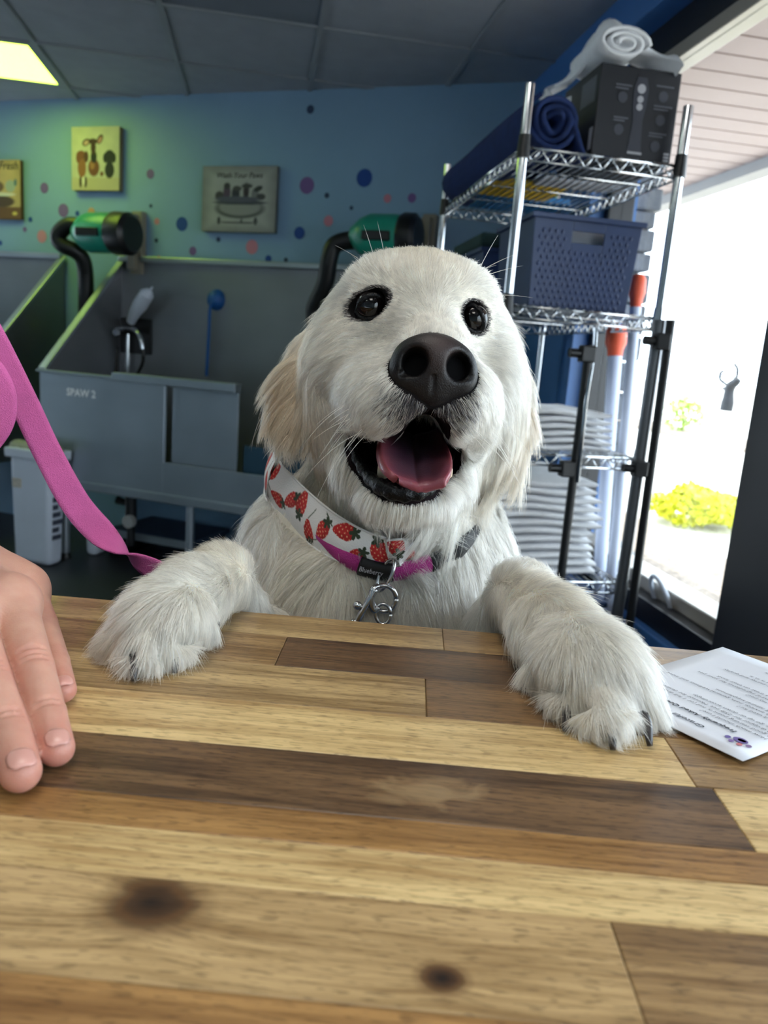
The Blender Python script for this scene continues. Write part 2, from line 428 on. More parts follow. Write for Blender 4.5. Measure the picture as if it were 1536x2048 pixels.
# ------------------------------------------------------------------ outside the window
M_soff = pm('soffit_board', (172, 152, 146), .6, var=.05, vscale=3)
M_beam = pm('eaves_beam', (150, 146, 142), .6, var=.05)
M_conc = pm('pale_concrete', (205, 200, 192), .85, var=.08, vscale=1.5, bump=.2, bscale=30)
M_grav = pm('gravel_bed', (140, 126, 112), .95, var=.4, vscale=30, bump=.8, bscale=60)
M_stone = pm('grey_stone', (118, 122, 128), .9, var=.2, vscale=7, bump=.8, bscale=25)
sf = root('trim_2', WW(4, 2.0, 2.36), 'pale boarded soffit outside above the window', None, kind='structure')
MB().box((-2.0, 1.38, 2.60), (9.0, 2.70, 2.64), WW).build('soffit_deck', M_beam, sf)
for q in range(58):
    u = 8.4 - .165 * q
    if u < .3: break
    MB().box((u, 1.38, 2.40), (u + .150, 2.62, 2.425), WW).build('soffit_board', M_soff, sf)
MB().box((-2.0, 2.62, 2.34), (9.0, 2.74, 2.60), WW).build('eaves_beam', M_beam, sf)
s = MB(); s.box((-30, 1.38, -.22), (60, 2.45, -.06), WW); tag(s.build('pavement', M_conc), 'concrete walk just outside the window', kind='structure')
s = MB(); s.box((-30, 2.45, -.22), (60, 3.35, -.04), WW); tag(s.build('gravel_bed', M_grav), 'brown gravel bed outside the window', kind='structure')
s = MB(); s.box((-60, 3.35, -.24), (120, 9.0, -.07), WW); tag(s.build('car_park', M_conc), 'sunlit pale car park beyond the gravel bed', kind='structure')
s = MB(); s.box((-60, 9.0, -.24), (120, 10.6, 0.0), WW); tag(s.build('far_verge', M_grav), 'brown verge across the car park', kind='structure')
s = MB(); s.box((-100, 10.6, -.26), (200, 120, -.07), WW); tag(s.build('far_ground', M_conc), 'bright ground in the distance', kind='structure')
pil = root('stone_pillar', WW(3.35, 1.62, -.05), 'rough grey stone pillar outside beyond the shelf', None, kind='structure')
zz = -.06; q = 0
while zz < 2.38:
    h = random.uniform(.07, .13); h = min(h, 2.38 - zz) if 2.38 - zz - h < .04 else h
    cut = random.uniform(.35, .65)
    for (a, b) in ((0, cut), (cut, 1)):
        j1, j2 = random.uniform(-.012, .012), random.uniform(-.012, .012)
        MB().box((3.06 + j1 + a * .5, 1.42, zz), (3.06 + j1 + b * .5 - .008, 1.54 + j2, zz + h - .008), WW).build('stone', M_stone, pil, bevel=.01)
    zz += h
# ------------------------------------------------------------------ wash tubs along the back wall
def steel(name, col=(182, 190, 198), rough=.44):
    t = NT(name); tc = t.n('ShaderNodeTexCoord'); mp = t.n('ShaderNodeMapping'); mp.inputs['Scale'].default_value = (3, 3, 90)
    t.l(tc.outputs['Object'], mp.inputs[0]); nz = t.n('ShaderNodeTexNoise'); nz.inputs['Scale'].default_value = 2; nz.inputs['Detail'].default_value = 6
    t.l(mp.outputs[0], nz.inputs['Vector']); n2 = t.n('ShaderNodeTexNoise'); n2.inputs['Scale'].default_value = 2.5; t.l(tc.outputs['Object'], n2.inputs['Vector'])
    c = lin(col); t.l(t.ramp(n2.outputs[0], [(.3, tuple(x * .8 for x in c[:3])), (.7, c)]), t.b.inputs['Base Color'])
    t.b.inputs['Metallic'].default_value = 1
    t.l(t.math('ADD', t.math('MULTIPLY', nz.outputs[0], .2), rough - .1), t.b.inputs['Roughness'])
    return t.m
M_steel = steel('brushed_steel'); M_chrome = pm('chrome', (205, 208, 212), .12, metal=1.0, var=.03)
M_steel_in = steel('tub_inner_steel', (150, 152, 156), .48)
M_dkplastic = pm('black_plastic', (14, 15, 18), .4, var=.2); M_white = pm('white_plastic', (205, 212, 225), .45, var=.04)
M_teal = pm('dryer_green', (38, 150, 128), .35, var=.06); M_hose = pm('black_hose', (10, 11, 13), .45, var=.2)
M_tubblue = pm('blue_rubber', (28, 84, 150), .5, var=.1)
OUT = .66
def tub(u0, u1, lab, full):
    t = root('dog_wash_tub', BW((u0 + u1) / 2, OUT / 2, 0), lab, 'tub', 'stainless dog wash tubs')
    zt, zr, zb = 1.615, .985, .45
    MB().box((u0, .005, zb), (u1, .025, zt), BW).build('back_splash', M_steel_in, t)
    MB().box((u0 - .01, .004, zt), (u1, .05, zt + .03), BW).build('splash_rim', M_steel, t, bevel=.004)
    for u in (u0, u1):
        a = u - .012 if u == u0 else u; b = u if u == u0 else u + .012
        MB().hexa([BW(a, .02, zb), BW(b, .02, zb), BW(b, OUT, zb), BW(a, OUT, zb), BW(a, .02, zt), BW(b, .02, zt), BW(b, OUT, zr), BW(a, OUT, zr)]).build('side_splash', M_steel_in, t)
        MB().hexa([BW(u - .022, .02, zt - .004), BW(u + .022, .02, zt - .004), BW(u + .022, OUT, zr - .004), BW(u - .022, OUT, zr - .004),
                   BW(u - .022, .02, zt + .022), BW(u + .022, .02, zt + .022), BW(u + .022, OUT, zr + .022), BW(u - .022, OUT, zr + .022)]).build('side_rim', M_steel, t, bevel=.004)
    MB().box((u0, .02, zb), (u1, OUT, zb + .02), BW).build('basin', M_steel_in, t)
    if full:
        ua, _ = wuv(332, 765, OUT); ub, _ = wuv(472, 775, OUT); uc, _ = wuv(338, 800, OUT)
        MB().box((u0, OUT - .012, .44), (ua, OUT + .012, zr), BW).build('front_panel', M_steel, t, bevel=.003)
        MB().box((ua, OUT - .008, .44), (u1, OUT + .014, .60), BW).build('front_rail', M_steel, t, bevel=.003)
        MB().box((uc, OUT - .045, .57), (ub, OUT - .028, zr - .005), BW).build('sliding_door', M_steel, t, bevel=.003)
        MB().box((ub + .01, OUT - .09, .45), (u1, OUT - .08, .72), BW).build('inner_step', pm('step_teal', (40, 72, 92), .5, var=.1), t)
        ur, _ = wuv(228, 750, OUT)
        MB().box((ur, OUT - .05, zr - .01), (ub + .005, OUT + .02, zr + .032), BW).build('rim_cap', M_steel, t, bevel=.004)
        MB().box((u0 - .02, OUT - .03, zr), (ur, OUT + .02, zr + .012), BW).build('front_rim', M_steel, t, bevel=.003)
        lu, lz = wuv(133, 790, OUT + .014)
        text_mesh('lettering', 'SPAW 2', .052, lambda x, y: BW(lu + x, OUT + .0135, lz + y), pm('white_letter', (250, 250, 250), .6), t, bold=.0016)
        MB().box((u0, OUT - .03, .40), (u1, OUT + .025, .445), BW).build('lower_rim', M_steel, t, bevel=.004)
    else:
        MB().box((u0, OUT - .012, .44), (u1, OUT + .012, zr), BW).build('front_panel', M_steel_in, t, bevel=.003)
        MB().box((u0 - .01, OUT - .03, zr), (u1, OUT + .02, zr + .014), BW).build('front_rim', M_steel, t, bevel=.003)
    for u in (u0 + .11, (u0 + u1) / 2 + .1, u1 - .06):
        for o in (.06, OUT - .04):
            lg = MB().cyl(BW(u, o, .03), BW(u, o, .44), .022).build('leg', M_steel, t, smooth=True)
            MB().cyl(BW(u, o, 0), BW(u, o, .03), .03, .024).build('foot', M_dkplastic, lg, smooth=True)
    return t
T1U0, T1U1 = -1.065, .50
t1 = tub(T1U0, T1U1, 'stainless dog wash tub with sliding door and white lettering', True)
t2 = tub(-2.75, -1.49, 'stainless dog wash tub at the left edge with slanted side rim', False)
# mixer, pipe, drain below the lettered tub
def wp(px, py, out): u, z = wuv(px, py, out); return BW(u, out, z)
fx = root('wall_faucet', wp(205, 665, .03), 'chrome mixer tap with riser pipe inside the lettered tub', 'faucet')
MB().tube([wp(162, 657, .05), wp(205, 664, .06), wp(250, 657, .06)], .018, 12).build('tap_body', M_chrome, fx, smooth=True)
for q in (178, 196, 232): MB().cyl(wp(q, 662, .05), wp(q, 664, .13), .026, .02).build('tap_knob', M_chrome, fx, smooth=True)
MB().tube(spline([wp(250, 657, .07), wp(270, 660, .12), wp(281, 676, .14), wp(285, 698, .14)], 12), .013, 10).build('spout', M_chrome, fx, smooth=True)
MB().cyl(wp(256, 668, .06), wp(255, 745, .06), .012).build('riser_pipe', M_chrome, fx, smooth=True)
MB().tube(spline([wp(283, 690, .14), wp(284, 730, .13), wp(240, 790, .10), wp(232, 690, .06)], 16), .010, 8).build('shower_hose', M_hose, fx, smooth=True)
MB().box((wuv(165, 640, .05)[0], .026, 1.10), (wuv(300, 640, .05)[0], .034, 1.30), BW).build('back_plate', M_dkplastic, fx, bevel=.01)
sp = root('spray_bottle', wp(265, 640, .06), 'white spray nozzle leaning on the tub splash above the tap', 'sprayer')
MB().tube([wp(262, 643, .07), wp(270, 625, .10), wp(280, 610, .12), wp(294, 588, .14), wp(299, 580, .14)], [.026, .034, .042, .040, .018], 14).build('bottle_body', M_white, sp, smooth=True)
MB().tube([wp(299, 581, .14), wp(305, 574, .145)], [.010, .005], 8).build('nozzle', M_white, sp, smooth=True)
hk = root('tether_hook', wp(435, 600, .03), 'round blue suction cup with blue tether hanging in the tub', 'hook')
MB().tube([wp(435, 600, .027), wp(435, 600, .04), wp(435, 600, .06)], [.058, .05, .018], 20).build('suction_cup', M_tubblue, hk, smooth=True)
MB().tube(spline([wp(432, 602, .06), wp(421, 612, .06), wp(418, 660, .06), wp(413, 752, .06)], 14), .009, 8).build('tether', M_tubblue, hk, smooth=True)
dr = root('drain_pipe', BW(-.55, .35, 0), 'dark drain pipe with round pale cap below the lettered tub', 'pipe')
MB().tube([wp(262, 985, .55), wp(262, 1040, .55)], .03, 14).build('pipe', M_dkplastic, dr, smooth=True)
MB().tube([wp(235, 1000, .55), wp(262, 1010, .55), wp(262, 1090, .55)], .022, 12).build('pipe', M_dkplastic, dr, smooth=True)
cc = wp(262, 1042, .59); MB().cyl(cc, cc - WN * .03, .034, n=20).build('end_cap', pm('cap_grey', (150, 152, 150), .5, var=.1), dr, smooth=True)
pf = root('step_platform', BW(-.4, .3, 0), 'low dark blue step with pale edge under the lettered tub', 'step')
ua, za = wuv(210, 1062, .5); ub, zb_ = wuv(378, 1085, .5); zp = max(.16, (za + zb_) / 2)
MB().box((ua, .08, zp - .03), (ub, .49, zp), BW).build('step_top', pm('step_blue', (34, 52, 76), .5, var=.1), pf)
MB().box((ua, .49, zp - .035), (ub, .50, zp + .005), BW).build('step_edge', M_steel, pf)
for u in (ua + .03, ub - .03): MB().box((u - .015, .10, 0), (u + .015, .48, zp - .03), BW).build('step_leg', M_dkplastic, pf)

# bins
def bin_at(px, py, w, d, h, name, lab, cat, lid):
    b = on_z(px, py, 0); t = root(name, b, lab, cat)
    def T(x, y, z): k = .86 + .14 * z / h; p = b + WD * x * k + WN * (y * k); return np.array((p[0], p[1], z))
    o = MB(); o.box((-w / 2, 0, 0), (w / 2, d, h), T); o.build('bin_body', M_white, t, bevel=.03, seg=4, smooth=True)
    if lid:
        MB().box((-w / 2 - .015, -.015, h - .05), (w / 2 + .015, d + .015, h), T).build('bin_rim', M_white, t, bevel=.008)
        MB().box((-.115, -.004, h * .66), (-.055, .0, h * .74), T).build('sticker', pm('bin_sticker', (196, 188, 176), .6, var=.2, vscale=60), t)
        sp_ = MB()
        for q in range(6): sp_.box((w / 2 + .001, .02, .14 + .04 * q), (w / 2 + .004, .02 + (.07, .05, .08, .06, .04, .07)[q], .165 + .04 * q), T)
        tag(sp_.build('side_print', pm('bin_print', (60, 66, 82), .6), t), kind='stuff')
        s = MB()
        for q in range(5): s.ball(T(-.12 + .055 * q, d * .5, h + .0), (.05, .05, .035), 10, 6)
        s.build('bin_liner', pm('liner', (160, 160, 140), .6, var=.2), t, smooth=True)
    return t
bin_at(62, 1128, .27, .12, .60, 'waste_bin', 'white plastic waste bin left of the lettered tub', 'bin', True)
bin_at(180, 1112, .08, .12, .17, 'white_tub_box', 'small white box on the floor behind the tub leg', 'box', False)
mt = MB(); mt.box((-.30, .9, 0), (.7, 1.55, .012), BW); tag(mt.build('floor_mat', pm('mat_black', (12, 13, 15), .8, var=.3)), 'black floor mat in front of the lettered tub', 'mat')

# dryers
def dryer(pl, pr, cap_r, py, hh, hose, lab, brk):
    o = .26; zc = wuv((pl + pr) / 2, py, o)[1]
    u0, u1 = wuv(pl, py, o)[0], wuv(pr, py, o)[0]; u2 = wuv(cap_r, py, o)[0]
    t = root('wall_dryer', BW((u0 + u1) / 2, 0, zc), lab, 'dryer', 'green wall dryers')
    def ring(us, rs, n=24):
        s = MB(); s.tube([BW(u, o, zc) for u in us], rs, n); return s
    L = u1 - u0
    ring([u0 - .02, u0, u0 + .03, u0 + .08, u1 - .03, u1], [.045, .06, hh * .82, hh, hh, hh * .97]).build('motor_body', M_teal, t, smooth=True)
    ring([u1, u1 + .02, u2 - .02, u2], [hh * .98, hh * 1.08, hh * 1.05, hh * .85]).build('filter_cap', M_dkplastic, t, smooth=True)
    MB().box((u0 + .07, o + hh - .012, zc - .03), (u1 - .02, o + hh + .012, zc + .012), BW).build('control_panel', M_dkplastic, t, bevel=.004)
    MB().box((u0 + .10, .004, zc - hh * .3), (u1 - .05, o - hh * .8, zc + hh * .3), BW).build('wall_mount', M_steel, t)
    MB().tube(spline([wp(*h) for h in hose], 40), .043, 14).build('hose', M_hose, t, smooth=True)
    s = MB(); bu, bz = wuv(brk[0], brk[1], .03); s.box((bu - .035, .003, bz - .22), (bu + .035, .05, bz + .12), BW); s.box((bu - .03, .05, bz - .20), (bu + .015, .09, bz + .10), BW)
    s.build('bracket', pm('bracket_pale', (140, 134, 118), .5, var=.12), t, bevel=.004)
dryer(158, 228, 266, 466, .105, [(160, 452, .26), (140, 450, .27), (122, 462, .28), (116, 478, .28), (128, 492, .27), (150, 502, .24), (166, 520, .20), (172, 560, .16), (172, 640, .14), (170, 730, .14)], 'green wall dryer with black curled hose between the two tubs', (277, 468))
dryer(712, 802, 838, 474, .105, [(716, 480, .26), (690, 482, .27), (668, 492, .28), (658, 520, .28), (652, 560, .26), (640, 590, .24), (628, 620, .22), (632, 660, .20)], 'green wall dryer with black hose behind the dog head', (858, 480))

# ------------------------------------------------------------------ pictures on the wall
def ell(cx, cy, rx, ry, col, rot=0, soft=.12): return (cx, cy, rx, ry, col, rot, soft)
def canvas(name, a, b, thick, base, shapes, lab, edge, texts=(), u_left=None, tilt=0.0):
    u0, z1 = wuv(a[0], a[1], thick); u1, z0 = wuv(b[0], b[1], thick)
    if u_left is not None: u0 = u1 - u_left
    t = root(name, BW((u0 + u1) / 2, 0, z0), lab, 'picture')
    W, H = u1 - u0, z1 - z0
    MB().box((u0, .004, z0), (u1, thick - .002, z1), BW).build('stretcher', edge, t, bevel=.003)
    nx, ny = 90, int(90 * H / W)
    xs = np.linspace(0, 1, nx); ys = np.linspace(0, 1, ny)
    X, Y = np.meshgrid(xs, ys, indexing='ij')
    col = base(X, Y)
    for (cx, cy, rx, ry, c, rot, soft) in shapes:
        r_ = math.radians(rot); dx = (X - cx) * W / H; dy = Y - cy; rx2 = rx * W / H
        xx = (dx * math.cos(r_) + dy * math.sin(r_)) / rx2; yy = (-dx * math.sin(r_) + dy * math.cos(r_)) / ry
        d = np.sqrt(xx * xx + yy * yy); m = np.clip((1 + soft - d) / (2 * soft), 0, 1)[..., None]
        col = col * (1 - m) + np.array(lin(c)[:3]) * m
    P = np.array([[BW(u0 + x * W, thick, z0 + y * H) for y in ys] for x in xs])
    o = MB().grid(P).build('painted_face', M_paint, t); set_col(o, col.reshape(-1, 3))
    for (tx, ty, sz, body, al) in texts:
        text_mesh('lettering', body, sz, lambda x, y: BW(u0 + tx * W + x, thick + .001, z0 + ty * H + y), pm('paint_dark', (40, 40, 40), .7), t, shear=.2, align=al, bold=.0004)
M_paint = attr_mat('painted_canvas', .75, bump=.2, bscale=500)
def flat(c, vig=.0, low=None):
    def f(X, Y):
        col = np.ones(X.shape + (3,)) * np.array(lin(c)[:3])
        nzv = .04 * np.sin(X * 17 + Y * 9) * np.sin(Y * 23 - X * 5)
        e = np.minimum(np.minimum(X, 1 - X), np.minimum(Y, 1 - Y)); k = 1 - vig * np.clip(1 - e / .16, 0, 1) + nzv
        col = col * k[..., None]
        if low:
            m = (np.clip((low[0] - Y) / .02, 0, 1))[..., None]; col = col * (1 - m) + np.array(lin(low[1])[:3]) * m
        return col
    return f
BR, DB, BK = (120, 66, 40), (70, 42, 28), (34, 34, 30)
canvas('dog_picture', (143, 254), (238, 381), .04, flat((206, 196, 166), .1, (.21, (196, 178, 140))), [
    ell(.22, .36, .09, .17, (150, 92, 50)), ell(.20, .56, .10, .07, (130, 72, 44)), ell(.31, .53, .05, .09, (90, 50, 34)), ell(.14, .51, .045, .08, (128, 72, 46)), ell(.19, .13, .028, .09, (70, 50, 30)), ell(.30, .13, .028, .09, (70, 50, 30)), ell(.25, .15, .03, .07, (232, 216, 190)),
    ell(.47, .36, .12, .14, BR), ell(.44, .40, .05, .07, (168, 110, 62)), ell(.47, .53, .065, .10, BK), ell(.46, .68, .055, .12, DB), ell(.45, .77, .10, .045, DB), ell(.31, .755, .085, .055, DB, 20), ell(.31, .75, .055, .035, (206, 160, 140), 20), ell(.60, .80, .055, .085, DB, -35), ell(.60, .79, .035, .06, (186, 130, 112), -35), ell(.64, .26, .04, .04, (120, 76, 48)),
    ell(.80, .32, .10, .13, BK), ell(.80, .55, .10, .085, BK), ell(.715, .51, .05, .08, BK), ell(.885, .51, .05, .08, BK), ell(.80, .40, .06, .12, BK)],
    'square canvas picture of three sitting dogs above the green dryer', pm('canvas_edge', (120, 110, 84), .8, var=.1))
GR = (62, 66, 68)
canvas('bathtub_picture', (406, 332), (549, 466), .035, flat((172, 172, 168), .42), [
    ell(.52, .36, .33, .15, GR), ell(.52, .38, .29, .13, (150, 150, 146)), ell(.52, .45, .36, .035, (70, 74, 84)),
    ell(.24, .55, .06, .07, (66, 64, 66)), ell(.34, .60, .05, .13, (84, 66, 88)), ell(.34, .70, .045, .05, (58, 56, 60)), ell(.46, .58, .055, .12, (52, 52, 66)), ell(.48, .66, .06, .04, (74, 74, 76)), ell(.60, .62, .04, .13, (54, 44, 54)), ell(.61, .70, .075, .035, (66, 66, 66)), ell(.72, .58, .05, .09, (120, 120, 122)), ell(.76, .66, .06, .04, (50, 54, 54), 20), ell(.80, .54, .06, .05, (66, 66, 68)),
    ell(.48, .50, .30, .045, (86, 88, 104)), ell(.24, .17, .025, .06, GR), ell(.74, .17, .025, .06, GR), ell(.50, .145, .30, .012, (96, 98, 98)), ell(.55, .17, .012, .04, GR)],
    'grey square picture of dogs in a clawfoot bathtub', pm('canvas_edge_grey', (92, 96, 98), .8, var=.1), texts=((.50, .82, .040, 'Wash Your Paws', 'CENTER'),))
canvas('framed_bath_picture', (-60, 320), (42, 439), .03, flat((206, 172, 112), .25, (.22, (112, 76, 40))), [
    ell(.62, .30, .26, .10, (84, 62, 44)), ell(.62, .42, .28, .03, (226, 216, 190)), ell(.80, .56, .10, .10, (170, 176, 150)), ell(.55, .55, .12, .09, (120, 90, 60)), ell(.90, .62, .03, .06, (90, 120, 120)), ell(.88, .10, .05, .03, (220, 190, 90))],
    'tan dark edged bath picture cut off at the left edge', pm('canvas_edge_brown', (74, 50, 28), .7, var=.2), texts=((.96, .84, .065, 'Fresh', 'RIGHT'),))

# ------------------------------------------------------------------ dot stickers on the wall
DC = {'purple': (122, 92, 150), 'pink': (206, 134, 152), 'blue': (24, 70, 150), 'navy': (48, 66, 96), 'tan': (206, 150, 110)}
DOTS = [(89, 376, 10, 'purple', 'purple wall dot right of the tan bath picture'), (127, 421, 12.5, 'purple', 'large purple wall dot just above the curled dryer hose'), (61, 439, 5, 'blue', 'small blue wall dot above the pale pink dot at the left'),
    (50, 459, 5, 'purple', 'tiny purple wall dot left of the pale pink dot'), (84, 473, 12, 'pink', 'large pale pink wall dot left of the curled hose'), (1, 486, 5, 'blue', 'blue wall dot cut by the left edge above the left tub'),
    (155, 427, 5, 'blue', 'small blue wall dot touching the top of the left dryer'), (183, 424, 8, 'tan', 'tan wall dot just over the left dryer'), (301, 348, 8.5, 'purple', 'purple wall dot between the two square pictures'),
    (302, 412, 3.5, 'navy', 'tiny navy wall dot under the purple one between the pictures'), (314, 443, 6, 'pink', 'small pink wall dot left of the big blue dot'), (364, 448, 12.5, 'blue', 'big blue wall dot at the lower left of the bathtub picture'),
    (313, 481, 4, 'navy', 'tiny navy wall dot right of the left dryer bracket'), (386, 502, 8, 'purple', 'purple wall dot just above the steel rim below the big blue dot'), (437, 479, 4.5, 'navy', 'tiny navy wall dot under the bathtub picture'),
    (504, 494, 12.5, 'pink', 'large pink wall dot under the bathtub picture'), (318, 518, 6, 'pink', 'pink wall dot resting on the steel rim at its left end'), (621, 219, 7, 'navy', 'lone navy wall dot high up near the ceiling'),
    (614, 371, 14, 'purple', 'large purple wall dot right of the bathtub picture'), (729, 356, 14.5, 'blue', 'largest bright blue wall dot, highest on the right'), (654, 391, 4.5, 'navy', 'tiny navy wall dot right of the large purple dot'),
    (703, 416, 3.5, 'navy', 'tiny navy wall dot below the largest blue dot'), (775, 397, 7, 'pink', 'pink wall dot below and right of the largest blue dot'), (824, 396, 7.5, 'purple', 'purple wall dot nearest the wire shelf'),
    (657, 442, 9, 'pink', 'pink wall dot above the right dryer hose'), (599, 466, 10.5, 'blue', 'blue wall dot at the lower right of the bathtub picture'), (537, 518, 6.5, 'blue', 'small blue wall dot on the steel rim under the large pink dot'), (572, 520, 4, 'navy', 'tiny navy wall dot on the steel rim left of the dog')]
for (px, py, r, c, lab) in DOTS:
    u, z = wuv(px, py); rr = r * 4.5 / F
    n = 24; s = MB(); s.prism([BW(u + rr * math.cos(2 * math.pi * k / n), .001, z + rr * 1.04 * math.sin(2 * math.pi * k / n)) for k in range(n)], -WN * .0012)
    tag(s.build('wall_dot', pm('dot_' + c, DC[c], .6, var=.06)), lab, 'wall sticker', 'dot stickers on the tub wall')
# ------------------------------------------------------------------ chrome wire shelf by the window
M_towel = pm('white_towel', (240, 241, 244), .95, var=.05, vscale=30, bump=.3, bscale=700)
M_btowel = pm('blue_towel', (24, 52, 112), .95, var=.12, vscale=25, bump=.9, bscale=600)
M_bin = pm('blue_bin', (27, 50, 92), .45, var=.08, vscale=10)
M_boxk = pm('black_carton', (22, 24, 32), .5, var=.1); M_ink = pm('carton_ink', (92, 94, 104), .5); M_ink2 = pm('carton_ink_pale', (176, 176, 182), .5)
SP0, SP1, SU0, SU1 = .661, 1.112, 2.128, 3.06
def SH(a, b, z): return WW(SU0 + b, SP0 + a, z)      # shelf frame: a to the right, b away, z up
SWD, SDP = SP1 - SP0, SU1 - SU0
def shz(px, py):                                     # height where a pixel meets the near side of the shelf
    return float(on_plane(px, py, WU * SU0, WU)[2])
def sha(px, py, b=0.0):
    p = on_plane(px, py, WU * (SU0 + b), WU); return float(p.dot(WI) - SP0), float(p[2])
ZS = [sha(1170, 1165)[1], sha(1150, 912)[1], sha(1150, 622)[1], sha(1190, 312)[1]]
sh = root('wire_shelf', SH(SWD / 2, SDP / 2, 0), 'tall chrome wire shelving unit beside the window', 'shelf')
for (a, b) in ((0, 0), (SWD, 0), (0, SDP), (SWD, SDP)):
    po = MB().cyl(SH(a, b, .02), SH(a, b, 1.925), .0135, n=18).build('post', M_chrome, sh, smooth=True)
    MB().cyl(SH(a, b, 0), SH(a, b, .03), .02).build('foot', M_dkplastic, po, smooth=True)
    for z in ZS: MB().cyl(SH(a, b, z - .028), SH(a, b, z + .03), .0185, .0155, n=18).build('collar', M_dkplastic if a < .1 or z > 1.4 else M_chrome, po, smooth=True)
for z in ZS:
    s = MB(); r = .003
    def seg(p, q, rr=r): s.tube([SH(*p), SH(*q)], rr, 6)
    for b in (0, SDP):
        seg((0, b, z), (SWD, b, z), .004); seg((0, b, z - .032), (SWD, b, z - .032), .0035)
        n = 9
        for k in range(n):
            a0, a1 = SWD * k / n, SWD * (k + 1) / n; am = (a0 + a1) / 2
            seg((a0, b, z), (am, b, z - .032), .0025); seg((am, b, z - .032), (a1, b, z), .0025)
    for a in (0, SWD):
        seg((a, 0, z), (a, SDP, z), .004); seg((a, 0, z - .032), (a, SDP, z - .032), .0035)
        n = 18
        for k in range(n):
            b0, b1 = SDP * k / n, SDP * (k + 1) / n; bm_ = (b0 + b1) / 2
            seg((a, b0, z), (a, bm_, z - .032), .0025); seg((a, bm_, z - .032), (a, b1, z), .0025)
    for k in range(1, 18): seg((SWD * k / 18, 0, z + .004), (SWD * k / 18, SDP, z + .004), .0022)
    for k in range(1, 4): seg((0, SDP * k / 4, z - .002), (SWD, SDP * k / 4, z - .002), .003)
    tag(s.build('wire_deck', M_chrome, sh, smooth=True, auto=False), kind='stuff')

# black carton with printed clipper, white towel over it
ct = ZS[3] + .006
a0, z0_ = sha(1184, 290, .04); a1, _ = sha(1343, 305, .04); zt_ = sha(1195, 122, .04)[1]
bx = root('clipper_carton', SH((a0 + a1) / 2, .15, ct), 'black carton printed with a grooming clipper on top of the wire shelf', 'box')
ch = zt_ - ct
MB().box((a0, .04, ct), (a1, .30, ct + ch), SH).build('carton_body', M_boxk, bx, bevel=.003)
cw = a1 - a0
def fr(nm, x0, y0, x1, y1, m): MB().box((a0 + cw * x0, .0385, ct + ch * y0), (a0 + cw * x1, .040, ct + ch * y1), SH).build(nm, m, bx)
n = 20
pl = [SH(a0 + cw * (.52 + .10 * x), .0385, ct + ch * y) for x, y in [(-.9, .12), (.9, .12), (.75, .22), (.6, .45), (.85, .62), (.9, .78), (.55, .90), (-.55, .90), (-.9, .78), (-.85, .62), (-.6, .45), (-.75, .22)]]
MB().prism(pl, WU * .0012).build('clipper_print', pm('clipper_ink', (58, 60, 70), .4), bx)
for (y, r) in ((.78, .012), (.67, .009), (.59, .009)):
    MB().prism([SH(a0 + cw * .52 + r * math.cos(2 * math.pi * k / n), .0378, ct + ch * y + r * math.sin(2 * math.pi * k / n)) for k in range(n)], WU * .001).build('button_print', M_ink2, bx)
fr('print_bar', .44, .09, .62, .115, M_ink2)
for (x0, y0, x1) in ((.20, .79, .40), (.20, .755, .36), (.70, .62, .93), (.70, .585, .88), (.22, .45, .40), (.22, .42, .36), (.68, .33, .90), (.68, .30, .86), (.70, .83, .92)): fr('print_line', x0, y0, x1, y0 + .014, M_ink)
for (x, y) in ((.30, .67), (.80, .48), (.30, .33), (.78, .20), (.80, .73)):
    MB().prism([SH(a0 + cw * x + .014 * math.cos(2 * math.pi * k / n), .0385, ct + ch * y + .014 * math.sin(2 * math.pi * k / n)) for k in range(n)], WU * .001).build('icon_print', pm('icon_ink', (62, 64, 74), .5), bx)
MB().box((a0 - .0012, .06, ct + ch * .62), (a0, .16, ct + ch * .9), SH).build('side_print', M_ink, bx)
MB().box((a0 - .0012, .05, ct + ch * .1), (a0, .07, ct + ch * .34), SH).build('side_print', M_ink2, bx)
for q in range(3): fr('corner_print', .90, .05 + q * .035, .965, .072 + q * .035, M_ink2)

def drape(name, P, lab, mat, thick, sub=2):
    o = MB().grid(P).build(name, mat, smooth=True, auto=False); md = o.modifiers.new('solid', 'SOLIDIFY'); md.thickness = thick; md.offset = 1
    md = o.modifiers.new('sub', 'SUBSURF'); md.levels = sub; md.render_levels = sub
    return o
# towel over carton: a folded roll across the top, one end hanging in front of the right edge, one down the left side
def on_sh(px, py, b): a, z = sha(px, py, b); return SH(a, b, z)
tw = root('draped_towel', SH(.2, .12, ct + ch), 'rumpled white towel thrown over the black carton', 'towel')
path = [(1100, 186, .36), (1138, 168, .28), (1165, 140, .20), (1190, 112, .14), (1222, 106, .10), (1262, 112, .10), (1300, 124, .10), (1335, 138, .06), (1356, 150, .03)]
pts = spline([on_sh(*p) for p in path], 26)
prof = []
for i, p in enumerate(pts):
    f = i / 25; wdt = .13 - .05 * f; th = .012 + .035 * math.exp(-((f - .48) / .18) ** 2) + .012 * math.exp(-((f - .95) / .1) ** 2)
    ring = []
    for k in range(14):
        t_ = 2 * math.pi * k / 14
        ring.append(p + WU * (wdt * (.5 * math.cos(t_) + .25)) + np.array((0, 0, 1)) * (th * (math.sin(t_) + .9 + .15 * math.sin(5 * t_ + 9 * f))) + WI * .004 * math.sin(3 * t_ + 11 * f))
    prof.append(ring + [ring[0]])
MB().grid(prof).build('towel_fold', M_towel, tw, smooth=True, auto=False)
rl = []
